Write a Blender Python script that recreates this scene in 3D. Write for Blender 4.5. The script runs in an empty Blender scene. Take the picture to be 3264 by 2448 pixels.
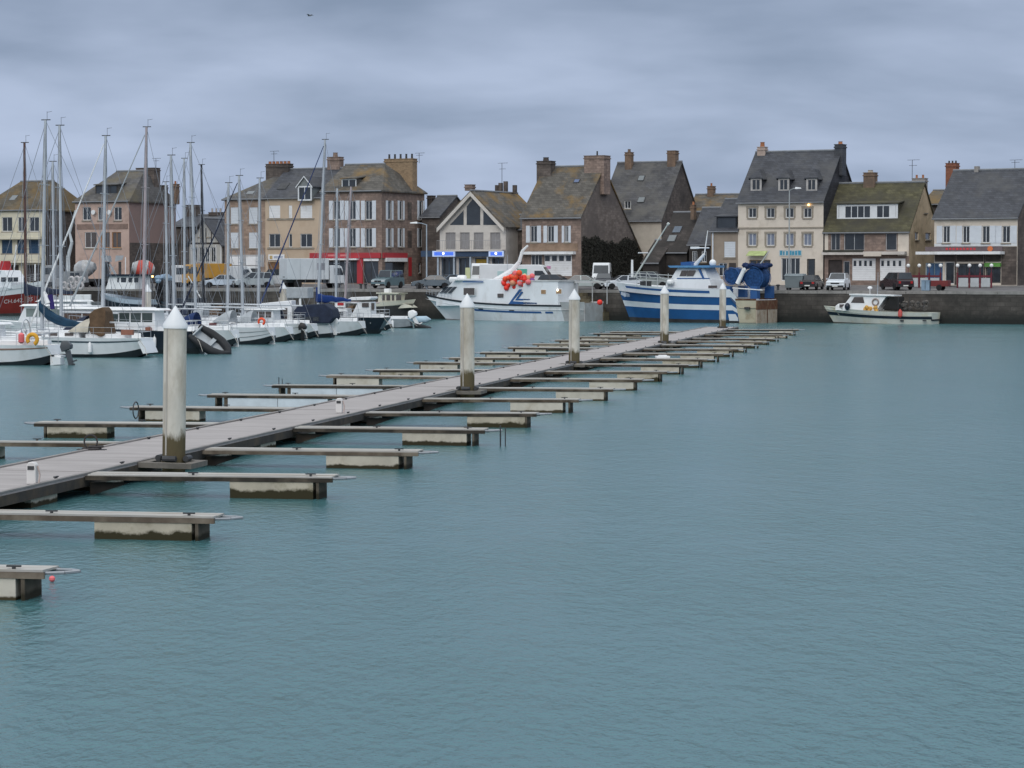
import bpy, bmesh, math, random
from mathutils import Vector, Matrix
random.seed(11)
D2R = math.radians
sc = bpy.context.scene
COL = sc.collection
# ------------------------------------------------------------------ camera
F, CX, CY, HC = 8000.0, 1632.0, 1224.0, 4.8          # photo pixels; eye height in metres
TH = math.atan(353.0 / F)                            # horizon is at row 871 of the photo
cam_d = bpy.data.cameras.new('camera'); cam = bpy.data.objects.new('camera', cam_d); COL.objects.link(cam)
cam.location = (0, 0, HC); cam.rotation_euler = (math.pi/2 - TH, 0, 0)
cam_d.sensor_width = 36; cam_d.lens = 36*F/3264; cam_d.clip_end = 6000; cam_d.clip_start = .5
sc.camera = cam
sc.render.resolution_x, sc.render.resolution_y = 1024, 768
# ------------------------------------------------------------------ sky
SUN_EL, SUN_AZ = 30, 195
w = bpy.data.worlds.new('World'); sc.world = w; w.use_nodes = True
nt = w.node_tree; nt.nodes.clear(); ND = nt.nodes.new; LK = nt.links.new
sky = ND('ShaderNodeTexSky'); sky.sky_type = 'NISHITA'; sky.sun_disc = False
sky.sun_elevation = D2R(SUN_EL); sky.sun_rotation = D2R(SUN_AZ)
b1 = ND('ShaderNodeBackground'); b1.inputs[1].default_value = .08; LK(sky.outputs[0], b1.inputs[0])
tc = ND('ShaderNodeTexCoord'); sp = ND('ShaderNodeSeparateXYZ'); LK(tc.outputs['Generated'], sp.inputs[0])
def mth(op, a, b=None, clamp=False):
    n = ND('ShaderNodeMath'); n.operation = op; n.use_clamp = clamp
    for i, v in enumerate((a, b)):
        if v is None: continue
        if isinstance(v, (int, float)): n.inputs[i].default_value = v
        else: LK(v, n.inputs[i])
    return n.outputs[0]
zc = mth('MAXIMUM', sp.outputs[2], 0.0)
den = mth('ADD', zc, .30)
px_ = mth('DIVIDE', sp.outputs[0], den); py_ = mth('DIVIDE', sp.outputs[1], den)
cb = ND('ShaderNodeCombineXYZ'); LK(mth('MULTIPLY', px_, .75), cb.inputs[0]); LK(py_, cb.inputs[1])
n1 = ND('ShaderNodeTexNoise'); n1.inputs['Scale'].default_value = 3.6; n1.inputs['Detail'].default_value = 4; n1.inputs['Roughness'].default_value = .45
n1.inputs['Distortion'].default_value = .35; LK(cb.outputs[0], n1.inputs['Vector'])
n2 = ND('ShaderNodeTexNoise'); n2.inputs['Scale'].default_value = 11.0; n2.inputs['Detail'].default_value = 5; LK(cb.outputs[0], n2.inputs['Vector'])
nz = mth('ADD', mth('MULTIPLY', n1.outputs[0], .82), mth('MULTIPLY', n2.outputs[0], .18))
rp = ND('ShaderNodeValToRGB'); LK(nz, rp.inputs[0])
e = rp.color_ramp.elements
e[0].position = .36; e[0].color = (.238, .305, .438, 1); e[1].position = .63; e[1].color = (.415, .495, .670, 1)
gr = ND('ShaderNodeMapRange'); gr.interpolation_type = 'SMOOTHSTEP'
LK(sp.outputs[2], gr.inputs[0]); gr.inputs[1].default_value = .10; gr.inputs[2].default_value = 1.0; gr.inputs[3].default_value = 0.0; gr.inputs[4].default_value = 2.4
g2 = ND('ShaderNodeMapRange'); g2.interpolation_type = 'SMOOTHSTEP'; LK(sp.outputs[2], g2.inputs[0]); g2.inputs[1].default_value = .02; g2.inputs[2].default_value = .13; g2.inputs[3].default_value = 1.14; g2.inputs[4].default_value = .94
gsum = mth('ADD', gr.outputs[0], g2.outputs[0])
wm = ND('ShaderNodeMix'); wm.data_type = 'RGBA'; wg = ND('ShaderNodeMapRange'); LK(sp.outputs[2], wg.inputs[0]); wg.inputs[1].default_value = .12; wg.inputs[2].default_value = .8
LK(wg.outputs[0], wm.inputs[0]); LK(rp.outputs[0], wm.inputs[6]); wm.inputs[7].default_value = (.43, .445, .455, 1)   # whiter cloud overhead
mx = ND('ShaderNodeVectorMath'); mx.operation = 'SCALE'; LK(wm.outputs[2], mx.inputs[0]); LK(gsum, mx.inputs['Scale'])
b2 = ND('ShaderNodeBackground'); LK(mx.outputs[0], b2.inputs[0]); b2.inputs[1].default_value = 1.0
ms = ND('ShaderNodeMixShader'); ms.inputs[0].default_value = .92; LK(b1.outputs[0], ms.inputs[1]); LK(b2.outputs[0], ms.inputs[2])
wo = ND('ShaderNodeOutputWorld'); LK(ms.outputs[0], wo.inputs[0])
sun_d = bpy.data.lights.new('sun', 'SUN'); sun_d.energy = 1.0; sun_d.angle = D2R(35); sun_d.color = (1, .95, .88)
sun = bpy.data.objects.new('sun', sun_d); COL.objects.link(sun)
sun.rotation_euler = (D2R(90-SUN_EL), 0, D2R(180-SUN_AZ)); sun.location = (0, 0, 60)
vs = sc.view_settings; vs.view_transform = 'Standard'; vs.look = 'None'; vs.gamma = 1; vs.exposure = 0; vs.use_curve_mapping = False

# ------------------------------------------------------------------ pixel -> place
def ray(px, py):
    u, v = px - CX, py - CY
    return Vector((u, F*math.cos(TH) - v*math.sin(TH), -F*math.sin(TH) - v*math.cos(TH)))
EYE = Vector((0, 0, HC))
def at_z(px, py, z):
    r = ray(px, py); return EYE + r*((z - HC)/r.z)
def at_y(px, py, Y):
    r = ray(px, py); return EYE + r*(Y/r.y)
# quay frame: s along the quay edge (left to right), d away from the water
ANG = D2R(-27)
T = Vector((math.cos(ANG), math.sin(ANG), 0)); N = Vector((-math.sin(ANG), math.cos(ANG), 0))
Q0 = Vector((-7.66, 264.0, 0)); QTOP = 3.11
def qw(s, d, z=0): return Q0 + T*s + N*d + Vector((0, 0, z))
def gz(d): return QTOP + .44*min(max(d, 0), 16)/16
def qs(px, d):
    r = ray(px, 871); r.z = 0
    t = ((Q0 + N*d).dot(N))/r.dot(N)
    return (r*t - Q0).dot(T)
# ------------------------------------------------------------------ mesh builder
class MB:
    def __init__(s): s.v = []; s.f = []; s.m = []
    def add(s, vs, fs, m=0):
        o = len(s.v); s.v += [tuple(p) for p in vs]
        for f in fs: s.f.append(tuple(i+o for i in f)); s.m.append(m)
        return s
    def box(s, x0, x1, y0, y1, z0, z1, m=0):
        return s.add([(x0,y0,z0),(x1,y0,z0),(x1,y1,z0),(x0,y1,z0),(x0,y0,z1),(x1,y0,z1),(x1,y1,z1),(x0,y1,z1)],
              [(0,3,2,1),(4,5,6,7),(0,1,5,4),(1,2,6,5),(2,3,7,6),(3,0,4,7)], m)
    def poly(s, pts, m=0): return s.add(pts, [tuple(range(len(pts)))], m)
    def loft(s, rings, m=0, closed=True, caps=True):
        n = len(rings[0]); o = len(s.v)
        for r in rings: s.v += [tuple(p) for p in r]
        for i in range(len(rings)-1):
            for j in range(n if closed else n-1):
                k = (j+1) % n
                s.f.append((o+i*n+j, o+i*n+k, o+(i+1)*n+k, o+(i+1)*n+j)); s.m.append(m)
        if caps and closed:
            s.f.append(tuple(o+j for j in reversed(range(n)))); s.m.append(m)
            e = o+(len(rings)-1)*n; s.f.append(tuple(e+j for j in range(n))); s.m.append(m)
        return s
    def prism(s, poly, y0, y1, m=0, inset=0):       # poly in (x,z) extruded along y, narrowed by inset towards its top
        zs = [p[1] for p in poly]; z0, z1 = min(zs), max(zs)
        g = lambda z: inset*(z-z0)/max(z1-z0, 1e-6)
        return s.loft([[(x, y0+g(z), z) for x, z in poly], [(x, y1-g(z), z) for x, z in poly]], m)
    def tube(s, p0, p1, r0, r1=None, n=6, m=0):
        p0, p1 = Vector(p0), Vector(p1); r1 = r0 if r1 is None else r1
        d = (p1-p0).normalized(); a = d.orthogonal().normalized(); b = d.cross(a)
        ring = lambda p, r: [p + (a*math.cos(2*math.pi*i/n) + b*math.sin(2*math.pi*i/n))*r for i in range(n)]
        return s.loft([ring(p0, r0), ring(p1, r1)], m)
    def path(s, pts, r, n=6, m=0):
        for a, b in zip(pts, pts[1:]): s.tube(a, b, r, r, n, m)
        return s
    def lathe(s, prof, c=(0,0,0), n=16, m=0, axis='z'):
        rings = []
        for r, z in prof:
            ring = []
            for i in range(n):
                a = 2*math.pi*i/n; x, y = r*math.cos(a), r*math.sin(a)
                p = (x, y, z) if axis == 'z' else ((x, z, y) if axis == 'y' else (z, x, y))
                ring.append((c[0]+p[0], c[1]+p[1], c[2]+p[2]))
            rings.append(ring)
        return s.loft(rings, m)
    def ball(s, c, r, n=10, m=0, sz=1):
        k = max(4, n//2)
        return s.lathe([(max(r*math.sin(math.pi*i/k), .001), -r*sz*math.cos(math.pi*i/k)) for i in range(k+1)], c, n, m)
    def torus(s, c, R, r, n=16, k=6, m=0, axis='y', arc=1.0, a0=0):
        rings = []
        N_ = n if arc < 1 else n+1
        for i in range(N_):
            a = a0 + 2*math.pi*arc*i/(N_-1); ring = []
            for j in range(k):
                b = 2*math.pi*j/k; q = R + r*math.cos(b); h = r*math.sin(b)
                x, y = q*math.cos(a), q*math.sin(a)
                p = (x, h, y) if axis == 'y' else ((x, y, h) if axis == 'z' else (h, x, y))
                ring.append((c[0]+p[0], c[1]+p[1], c[2]+p[2]))
            rings.append(ring)
        return s.loft(rings, m)
    def mesh(s, name, mats, smooth=False):
        me = bpy.data.meshes.new(name); me.from_pydata(s.v, [], s.f)
        for m in (mats if isinstance(mats, (list, tuple)) else [mats]): me.materials.append(m)
        me.polygons.foreach_set('material_index', s.m)
        bm = bmesh.new(); bm.from_mesh(me); bmesh.ops.recalc_face_normals(bm, faces=bm.faces); bm.to_mesh(me); bm.free()
        if smooth:
            me.polygons.foreach_set('use_smooth', [True]*len(me.polygons))
            me.set_sharp_from_angle(angle=D2R(38))
        me.update(); return me
    def build(s, name, mats, parent=None, loc=(0,0,0), rot=0, smooth=False, bevel=0):
        o = bpy.data.objects.new(name, s.mesh(name, mats, smooth)); COL.objects.link(o)
        o.parent = parent; o.location = loc; o.rotation_euler = (0, 0, rot)
        if bevel:
            b = o.modifiers.new('bevel', 'BEVEL'); b.width = bevel; b.segments = 2; b.limit_method = 'ANGLE'
        return o
def tag(o, label=None, cat=None, group=None, kind=None):
    if label: o['label'] = label
    if cat: o['category'] = cat
    if group: o['group'] = group
    if kind: o['kind'] = kind
    return o
def thing(name, label, cat, loc=(0,0,0), rot=0, group=None):
    o = bpy.data.objects.new(name, None); COL.objects.link(o); o.empty_display_size = .3
    o.location = loc; o.rotation_euler = (0, 0, rot); return tag(o, label, cat, group)
def copy_tree(o, parent=None):
    c = o.copy(); COL.objects.link(c)
    if parent: c.parent = parent
    for ch in list(o.children): copy_tree(ch, c)
    return c
ORD = 'first second third fourth fifth sixth seventh eighth ninth tenth eleventh twelfth thirteenth fourteenth fifteenth sixteenth seventeenth eighteenth nineteenth twentieth twenty-first twenty-second'.split()
# ------------------------------------------------------------------ materials
MATS = {}
def M(name, c=(.5,.5,.5), rough=.75, var=.22, scl=1.5, bump=0., c2=None, th=.55, sc2=.5, soft=.12, spec=.3, metal=0., stretch=(1,1,1), zband=None, brick=None, emit=None):
    if name in MATS: return MATS[name]
    m = bpy.data.materials.new(name); MATS[name] = m; m.use_nodes = True
    t = m.node_tree; nd = t.nodes.new; lk = t.links.new; bs = t.nodes['Principled BSDF']
    bs.inputs['Roughness'].default_value = rough; bs.inputs['Metallic'].default_value = metal
    bs.inputs['Specular IOR Level'].default_value = spec
    co = nd('ShaderNodeTexCoord'); oi = nd('ShaderNodeObjectInfo'); ad = nd('ShaderNodeVectorMath'); ad.operation = 'MULTIPLY_ADD'
    ad.inputs[1].default_value = (1, 1, 1); lk(co.outputs['Object'], ad.inputs[0])
    sc_ = nd('ShaderNodeVectorMath'); sc_.operation = 'SCALE'; sc_.inputs[0].default_value = (37, 53, 0); lk(oi.outputs['Random'], sc_.inputs['Scale'])
    lk(sc_.outputs[0], ad.inputs[2])
    mp = nd('ShaderNodeMapping'); mp.inputs['Scale'].default_value = stretch; lk(ad.outputs[0], mp.inputs[0])
    def noise(s, det=6, rg=.6):
        n = nd('ShaderNodeTexNoise'); n.inputs['Scale'].default_value = s; n.inputs['Detail'].default_value = det
        n.inputs['Roughness'].default_value = rg; lk(mp.outputs[0], n.inputs['Vector']); return n.outputs[0]
    def ramp(v, a, b, ca, cb):
        r = nd('ShaderNodeValToRGB'); lk(v, r.inputs[0]); r.color_ramp.elements[0].position = a; r.color_ramp.elements[1].position = b
        r.color_ramp.elements[0].color = (*ca, 1); r.color_ramp.elements[1].color = (*cb, 1); return r.outputs[0]
    def mix(f, a, b):
        x = nd('ShaderNodeMix'); x.data_type = 'RGBA'; lk(f, x.inputs[0])
        for v, k in ((a, 6), (b, 7)):
            if isinstance(v, tuple): x.inputs[k].default_value = (*v, 1)
            else: lk(v, x.inputs[k])
        return x.outputs[2]
    nv = noise(scl)
    col = ramp(nv, .3, .7, tuple(x*(1-var) for x in c), tuple(min(x*(1+var), .95) for x in c))
    if brick:                                            # fine masonry / slate courses, too small to pick apart
        br = nd('ShaderNodeTexBrick'); br.inputs['Scale'].default_value = 1; br.inputs['Brick Width'].default_value = brick[0]; br.inputs['Row Height'].default_value = brick[1]
        br.inputs['Mortar Size'].default_value = brick[2]; br.inputs['Mortar Smooth'].default_value = .3
        br.inputs['Color1'].default_value = (.72, .72, .72, 1); br.inputs['Color2'].default_value = (1.2, 1.2, 1.2, 1); br.inputs['Mortar'].default_value = (brick[3],)*3 + (1,)
        mb_ = nd('ShaderNodeCombineXYZ'); sx = nd('ShaderNodeSeparateXYZ'); lk(ad.outputs[0], sx.inputs[0])
        sm = nd('ShaderNodeMath'); sm.operation = 'ADD'; lk(sx.outputs[0], sm.inputs[0]); lk(sx.outputs[1], sm.inputs[1])
        lk(sm.outputs[0], mb_.inputs[0]); lk(sx.outputs[2], mb_.inputs[1]); lk(mb_.outputs[0], br.inputs['Vector'])
        mu = nd('ShaderNodeMix'); mu.data_type = 'RGBA'; mu.blend_type = 'MULTIPLY'; mu.inputs[0].default_value = .85
        lk(col, mu.inputs[6]); lk(br.outputs[0], mu.inputs[7]); col = mu.outputs[2]
    if c2:
        f2 = ramp(noise(sc2, 8, .65), th-soft, th+soft, (0,0,0), (1,1,1)); col = mix(f2, col, c2)
    if zband:                                            # growth below a tide line: (height, softness, colour, raggedness)
        sz = nd('ShaderNodeSeparateXYZ'); lk(co.outputs['Object'], sz.inputs[0])
        a = nd('ShaderNodeMath'); a.operation = 'MULTIPLY_ADD'; lk(noise(2.2, 6, .7), a.inputs[0]); a.inputs[1].default_value = zband[3]; lk(sz.outputs[2], a.inputs[2])
        mr = nd('ShaderNodeMapRange'); lk(a.outputs[0], mr.inputs[0]); mr.inputs[1].default_value = zband[0]+zband[3]*.5-zband[1]; mr.inputs[2].default_value = zband[0]+zband[3]*.5+zband[1]
        mr.inputs[3].default_value = 1; mr.inputs[4].default_value = 0; col = mix(mr.outputs[0], col, zband[2])
    lk(col, bs.inputs['Base Color'])
    if bump:
        bp = nd('ShaderNodeBump'); bp.inputs['Strength'].default_value = bump; bp.inputs['Distance'].default_value = .05
        lk(noise(scl*4), bp.inputs['Height']); lk(bp.outputs[0], bs.inputs['Normal'])
    if emit:
        bs.inputs['Emission Color'].default_value = (*emit[0], 1); bs.inputs['Emission Strength'].default_value = emit[1]
    return m
white = M('white_paint', (.80,.81,.81), .45, .08, 1.2, c2=(.52,.50,.45), th=.68, sc2=.9, spec=.5)
gel = M('gelcoat', (.79,.81,.82), .28, .06, .8, c2=(.55,.56,.54), th=.7, sc2=.7, spec=.5)
cream = M('cream_paint', (.66,.62,.48), .5, .12, 1, c2=(.42,.33,.2), th=.68, sc2=.8)
black = M('black_rubber', (.02,.022,.025), .6, .3, 2)
navy = M('navy_hull', (.012,.018,.03), .3, .3, .8, spec=.5)
glass = M('window_glass', (.035,.042,.05), .08, .35, .6, spec=.6)
smoke = M('smoked_glass', (.10,.085,.08), .15, .25, .8, spec=.5)
alu = M('aluminium', (.52,.54,.56), .38, .1, 2, metal=.75)
galv = M('galvanised', (.55,.58,.62), .45, .15, 3, metal=.5)
dark = M('dark_steel', (.05,.052,.055), .55, .3, 2)
mastm = M('mast_alloy', (.50,.53,.56), .45, .1, .6, metal=.3)
brownm = M('varnished_spar', (.11,.06,.05), .4, .2, .8)
wire = M('rigging_wire', (.25,.27,.30), .4, .1, 1, metal=.5)
wood = M('teak', (.24,.15,.085), .7, .25, 3)
woodl = M('pale_teak', (.46,.38,.33), .7, .15, 3)
bluecv = M('blue_canvas', (.012,.032,.11), .8, .25, 2.5, bump=.3)
navycv = M('navy_canvas', (.018,.026,.05), .8, .25, 2.5, bump=.3)
purplecv = M('violet_canvas', (.035,.025,.14), .8, .25, 2.5, bump=.3)
browncv = M('brown_canvas', (.10,.062,.035), .85, .3, 2.5, bump=.3)
greycv = M('grey_canvas', (.38,.41,.43), .85, .15, 2)
orange = M('orange_float', (.85,.10,.035), .5, .15, 3)
redp = M('red_paint', (.42,.03,.035), .5, .15, 1.2)
yellow = M('yellow_foam', (.72,.36,.04), .7, .12, 3)
pinkb = M('pink_float', (.75,.16,.17), .5, .2, 3)
tan = M('tan_float', (.62,.28,.16), .55, .15, 3)
rust = M('rust', (.13,.055,.03), .9, .35, 2, c2=(.22,.15,.09), th=.6, sc2=1.5)
# ================================================================== WATER, GROUND, QUAY
def water_mat():
    m = bpy.data.materials.new('harbour_water'); m.use_nodes = True; t = m.node_tree; nd = t.nodes.new; lk = t.links.new
    bs = t.nodes['Principled BSDF']; bs.inputs['IOR'].default_value = 1.33; bs.inputs['Roughness'].default_value = .19
    co = nd('ShaderNodeTexCoord')
    def noise(scale, stretch, det, rot=0, rg=.55):
        mp = nd('ShaderNodeMapping'); mp.inputs['Scale'].default_value = stretch; mp.inputs['Rotation'].default_value = (0, 0, rot); lk(co.outputs['Object'], mp.inputs[0])
        n = nd('ShaderNodeTexNoise'); n.inputs['Scale'].default_value = scale; n.inputs['Detail'].default_value = det; n.inputs['Roughness'].default_value = rg
        lk(mp.outputs[0], n.inputs['Vector']); return n.outputs[0]
    big = noise(.05, (1, .3, 1), 5, .1)
    r = nd('ShaderNodeValToRGB'); lk(big, r.inputs[0]); e = r.color_ramp.elements
    e[0].position = .35; e[0].color = (.050, .145, .155, 1); e[1].position = .68; e[1].color = (.072, .172, .186, 1)
    lk(r.outputs[0], bs.inputs['Base Color'])
    a = noise(1.7, (1, .5, 1), 5, .6, .6); b = noise(6.0, (1, .5, 1), 4, .35)
    c = noise(.16, (1, .6, 1), 3, .2)
    s = nd('ShaderNodeMath'); s.operation = 'MULTIPLY_ADD'; lk(b, s.inputs[0]); s.inputs[1].default_value = .55; lk(a, s.inputs[2])
    bp = nd('ShaderNodeBump'); bp.inputs['Distance'].default_value = .17; lk(s.outputs[0], bp.inputs['Height'])
    mr = nd('ShaderNodeMapRange'); lk(c, mr.inputs[0]); mr.inputs[1].default_value = .35; mr.inputs[2].default_value = .65; mr.inputs[3].default_value = .35; mr.inputs[4].default_value = .75
    lk(mr.outputs[0], bp.inputs['Strength']); lk(bp.outputs[0], bs.inputs['Normal'])
    return m
tag(MB().poly([(-2500,-300,0),(2500,-300,0),(2500,3000,0),(-2500,3000,0)]).build('water', water_mat()), kind='structure')
asph = M('quay_asphalt', (.12,.115,.118), .9, .2, .8, c2=(.17,.165,.16), th=.55, sc2=.25)
g = MB()
for d0, d1 in ((.6, 16), (16, 900)):
    a, b, c, d = qw(-900, d0, gz(d0)-.03), qw(900, d0, gz(d0)-.03), qw(900, d1, gz(d1)-.03), qw(-900, d1, gz(d1)-.03)
    g.poly([a, b, c, d])
tag(g.build('quay_ground', asph), kind='structure')
qwall = M('quay_stone', (.10,.09,.08), .92, .35, .5, c2=(.045,.042,.038), th=.5, sc2=.35, zband=(.9,.5,(.024,.026,.024),1.3), brick=(1.1,.42,.03,.55), bump=.4)
cope = M('granite_coping', (.26,.25,.235), .85, .2, 2)
tag(MB().box(-900, 900, 0, 3, -3, QTOP-.30).build('quay_wall', qwall, None, qw(0, 0), ANG), 'dark algae stained stone harbour wall below the street', 'harbour wall')
cp = thing('coping', 'pale granite kerb stones along the top of the harbour wall', 'kerb', qw(0, 0, 0), ANG)
cm = MB().box(.02, 2.98, -.06, .7, QTOP-.30, QTOP).mesh('coping_stone', cope)
for i in range(-40, 26):
    o = bpy.data.objects.new('coping_stone', cm); COL.objects.link(o); o.parent = cp; o.location = (i*3.0, 0, random.uniform(-.012, .012))
# pavement in front of the houses
pave = M('pavement', (.24,.23,.22), .9, .15, 1.5)
tag(MB().box(-140, 70, 0, 2.4, -.1, .09).build('pavement', pave, None, qw(0, 13.4, gz(14.6)-.02), ANG), kind='structure')

# ================================================================== EMPTY PONTOON WITH FINGERS AND PILES
DECK = .45
WA = math.atan2(26.6, 144.0)                          # walkway heading away from the eye
WD = Vector((math.sin(WA), math.cos(WA), 0)); WR = Vector((math.cos(WA), -math.sin(WA), 0))
A0 = at_z(0, 1574, DECK)                              # a point on its right edge
WW = 2.6
def wp(s, r, z=0): return Vector((A0.x, A0.y, 0)) + WD*s + WR*r + Vector((0, 0, z))
def s_of_y(Y, r=0): return (Y - A0.y - WR.y*r)/WD.y
S0, S1 = s_of_y(22), s_of_y(200)
deckm = M('deck_boards', (.37,.345,.335), .9, .18, .9, c2=(.25,.23,.22), th=.6, sc2=.45, stretch=(1,6,1), bump=.3)
beamm = M('wet_timber', (.045,.040,.036), .85, .35, 1.5, c2=(.10,.075,.05), th=.6, sc2=1.2)
fbeam = M('stained_timber', (.075,.055,.038), .85, .4, 2.0, c2=(.19,.16,.12), th=.55, sc2=1.0)
fdeck = M('finger_boards', (.42,.41,.385), .85, .2, 1.6, c2=(.28,.24,.19), th=.6, sc2=.8, stretch=(.6,3,1))
fltm = M('float_concrete', (.52,.47,.385), .9, .14, 2, c2=(.30,.25,.17), th=.66, sc2=1.4, zband=(.10,.02,(.040,.032,.016),.24))
fltp = M('float_polystyrene', (.60,.66,.70), .8, .12, 2, zband=(.02,.02,(.2,.2,.17),.06))
walk = thing('walkway', 'long grey boarded floating walkway with bare mooring fingers', 'pontoon', wp(0, 0), -WA)
SP = 8.39
sec = MB().box(-WW, 0, .02, SP-.02, DECK-.05, DECK)
secm = sec.mesh('deck_section', deckm)
fas = MB().box(-.06, .02, .01, SP-.01, DECK-.26, DECK-.052).mesh('side_beam', beamm)
edge = MB().box(-.10, 0.012, .01, SP-.01, DECK+.002, DECK+.035).mesh('edge_strip', M('edge_board', (.25,.235,.225), .9, .25, 1.2, stretch=(4,.6,1)))
flt = MB().box(-WW+.15, -.06, 0, 1.5, -.25, DECK-.262).mesh('float', fltm)
cle = MB().box(-.03,.03,-.02,.02,0,.035).box(-.022,.022,-.11,.11,.035,.06).mesh('cleat', dark)
n_sec = int((S1-S0)/SP)+1
for i in range(n_sec):
    s = S0 + i*SP
    def put(me, x, y, z=0, rz=0, name=None):
        o = bpy.data.objects.new(name or me.name, me); COL.objects.link(o); o.parent = walk; o.location = (x, y, z); o.rotation_euler = (0, 0, rz); return o
    put(secm, 0, s, random.uniform(-.008, .008)); put(fas, 0, s); put(fas, -WW+.04, s); put(edge, 0, s); put(edge, -WW+.10, s)
    put(flt, 0, s+.3); put(flt, 0, s+SP/2+.3)
    for q in (2.1, 6.3): put(cle, -.2, s+q, DECK); put(cle, -WW+.2, s+q, DECK)
# fingers
def make_finger(float_mat, two=False):
    r = thing('mooring_finger', 'x', 'pontoon', (0, 0, 0))
    L_ = 5.5
    for j in range(3):
        MB().box(.05, L_-.02, -.33+j*.222, -.33+j*.222+.212, DECK-.035, DECK).build('deck_board', fdeck, r)
    MB().box(0, L_, -.36, -.30, DECK-.125, DECK-.036).build('side_beam', fbeam, r)
    MB().box(0, L_, .30, .36, DECK-.125, DECK-.036).build('side_beam', fbeam, r)
    for x0 in ((3.3,) if not two else (2.9, 1.05)):
        MB().box(x0, x0+1.83, -.34, .34, -.3, DECK-.128).build('float', float_mat, r)
        if two: MB().box(x0+1.84, x0+1.98, -.3, .3, -.1, DECK-.13).build('float_bracket', fbeam, r)
    MB().box(5.14, 5.2, -.345, .345, -.2, DECK-.13).build('float_end_plate', M('end_plate', (.12,.10,.075), .9, .35, 2, zband=(.12,.03,(.03,.026,.015),.2)), r)  # shade of the float's end face painted as a dark slab, algae below
    h = MB(); pts = [(L_-.25, -.28, DECK-.06), (L_+.25, -.16, DECK-.05), (L_+.42, 0, DECK-.045), (L_+.25, .16, DECK-.05), (L_-.25, .28, DECK-.06)]
    h.path(pts, .028, 6)
    h.build('end_hoop', M('hoop_steel', (.30,.32,.345), .5, .2, 3, metal=.3), r)
    MB().prism([(0, DECK-.2), (.9, DECK-.2), (0, DECK-.5)], -.05, .05).build('hinge_bracket', beamm, r)
    for x in (2.4, 5.0):
        o = bpy.data.objects.new('cleat', cle); COL.objects.link(o); o.parent = r; o.location = (x, -.25, DECK); o.rotation_euler = (0, 0, math.pi/2)
    return r
fvar = [fltm, M('float_concrete_mossy', (.47,.42,.33), .9, .16, 2, c2=(.20,.17,.10), th=.60, sc2=1.6, zband=(.15,.03,(.040,.034,.016),.34)), M('float_concrete_clean', (.56,.52,.44), .9, .12, 2, c2=(.40,.34,.25), th=.62, sc2=1.2, zband=(.05,.015,(.06,.048,.025),.14))]
fbvar = [fbeam, M('dry_timber', (.13,.10,.075), .9, .3, 2, c2=(.24,.205,.16), th=.55, sc2=1.0), M('black_timber', (.045,.038,.03), .9, .4, 2, c2=(.15,.12,.09), th=.62, sc2=1.0)]
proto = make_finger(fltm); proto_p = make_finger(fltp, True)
used = {id(proto): False, id(proto_p): False}
def place_finger(src, loc, rot, label, group):
    o = src if not used[id(src)] else copy_tree(src); used[id(src)] = True
    o.location = loc; o.rotation_euler = (random.uniform(-.006,.006), random.uniform(-.007, .007), rot)
    o.rotation_euler.x += random.uniform(-.012, .012)
    vb = random.choice(fbvar)
    for c_ in o.children:
        if c_.name.startswith('float') and src is proto and 'end' not in c_.name:
            c_.location.x += random.uniform(-.12, .1); c_.material_slots[0].link = 'OBJECT'; c_.material_slots[0].material = random.choice(fvar)
        elif c_.name.startswith('side_beam'): c_.material_slots[0].link = 'OBJECT'; c_.material_slots[0].material = vb
        elif c_.name.startswith('deck_board'): c_.location.z = random.uniform(-.008, .008)
    tag(o, label, 'pontoon', group)
NR = 20
for n in range(NR):
    Y = 37.9 + 8.25*n; s = s_of_y(Y)
    k = NR-1-n
    place_finger(proto, wp(s, .03, random.uniform(-.02,.02)), -WA + random.uniform(-.006,.006), f'weathered finger pontoon on the open water side of walkway, {ORD[k]} from the quay end', 'fingers on the open water side')
NL = 16
for m in range(-1, NL-1):
    Y = 72.6 + 8.25*m; s = s_of_y(Y, -WW); k = NL-2-m
    pale = m in (2, 3)
    place_finger(proto_p if pale else proto, wp(s, -WW-.03, random.uniform(-.02,.02)), math.pi-WA + random.uniform(-.006,.006),
        ('finger pontoon on pale white floats' if pale else 'weathered finger pontoon on beige floats') + f' facing the moored yachts, {ORD[k]} from the quay end', 'fingers facing the moored yachts')
# piles
pilem = M('pile_concrete', (.61,.58,.51), .95, .13, 1.4, c2=(.29,.25,.18), th=.60, sc2=.6, stretch=(1.6,1.6,.6), zband=(1.1,.10,(.115,.095,.055),.9), spec=.1, bump=.3)
capm = M('pile_cap', (.80,.82,.83), .45, .05, 2)
def make_pile():
    r = thing('mooring_pile', 'x', 'pile')
    R_ = .265
    MB().lathe([(R_, -3), (R_, 3.55)], n=24).build('shaft', pilem, r, smooth=True)
    MB().lathe([(R_+.022, 3.53), (R_+.022, 3.62), (.012, 4.05)], n=24).build('cone_cap', capm, r, smooth=True)
    MB().box(-.02, .02, -R_-.012, -R_+.02, .6, 3.52).build('seam', M('pile_seam', (.42,.40,.36), .8, .15, 2), r, (.0, 0, 0), D2R(-25))
    fr = MB(); z = DECK-.12
    fr.box(-.72, .62, -.62, -.40, z, z+.12).box(-.72, .62, .40, .62, z, z+.12).box(.40, .62, -.41, .41, z, z+.12).box(-.72, -.45, -.41, .41, z, z+.12)
    g_ = fr.build('guide_frame', M('guide_frame', (.16,.145,.125), .8, .3, 2), r)
    for a in range(4):
        q = a*math.pi/2
        MB().lathe([(.07, -.16), (.07, .16)], (0, 0, 0), 10, axis='y').build('roller', dark, g_, (.335*math.cos(q), .335*math.sin(q), z+.2), q)
    return r
pp = make_pile()
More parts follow.
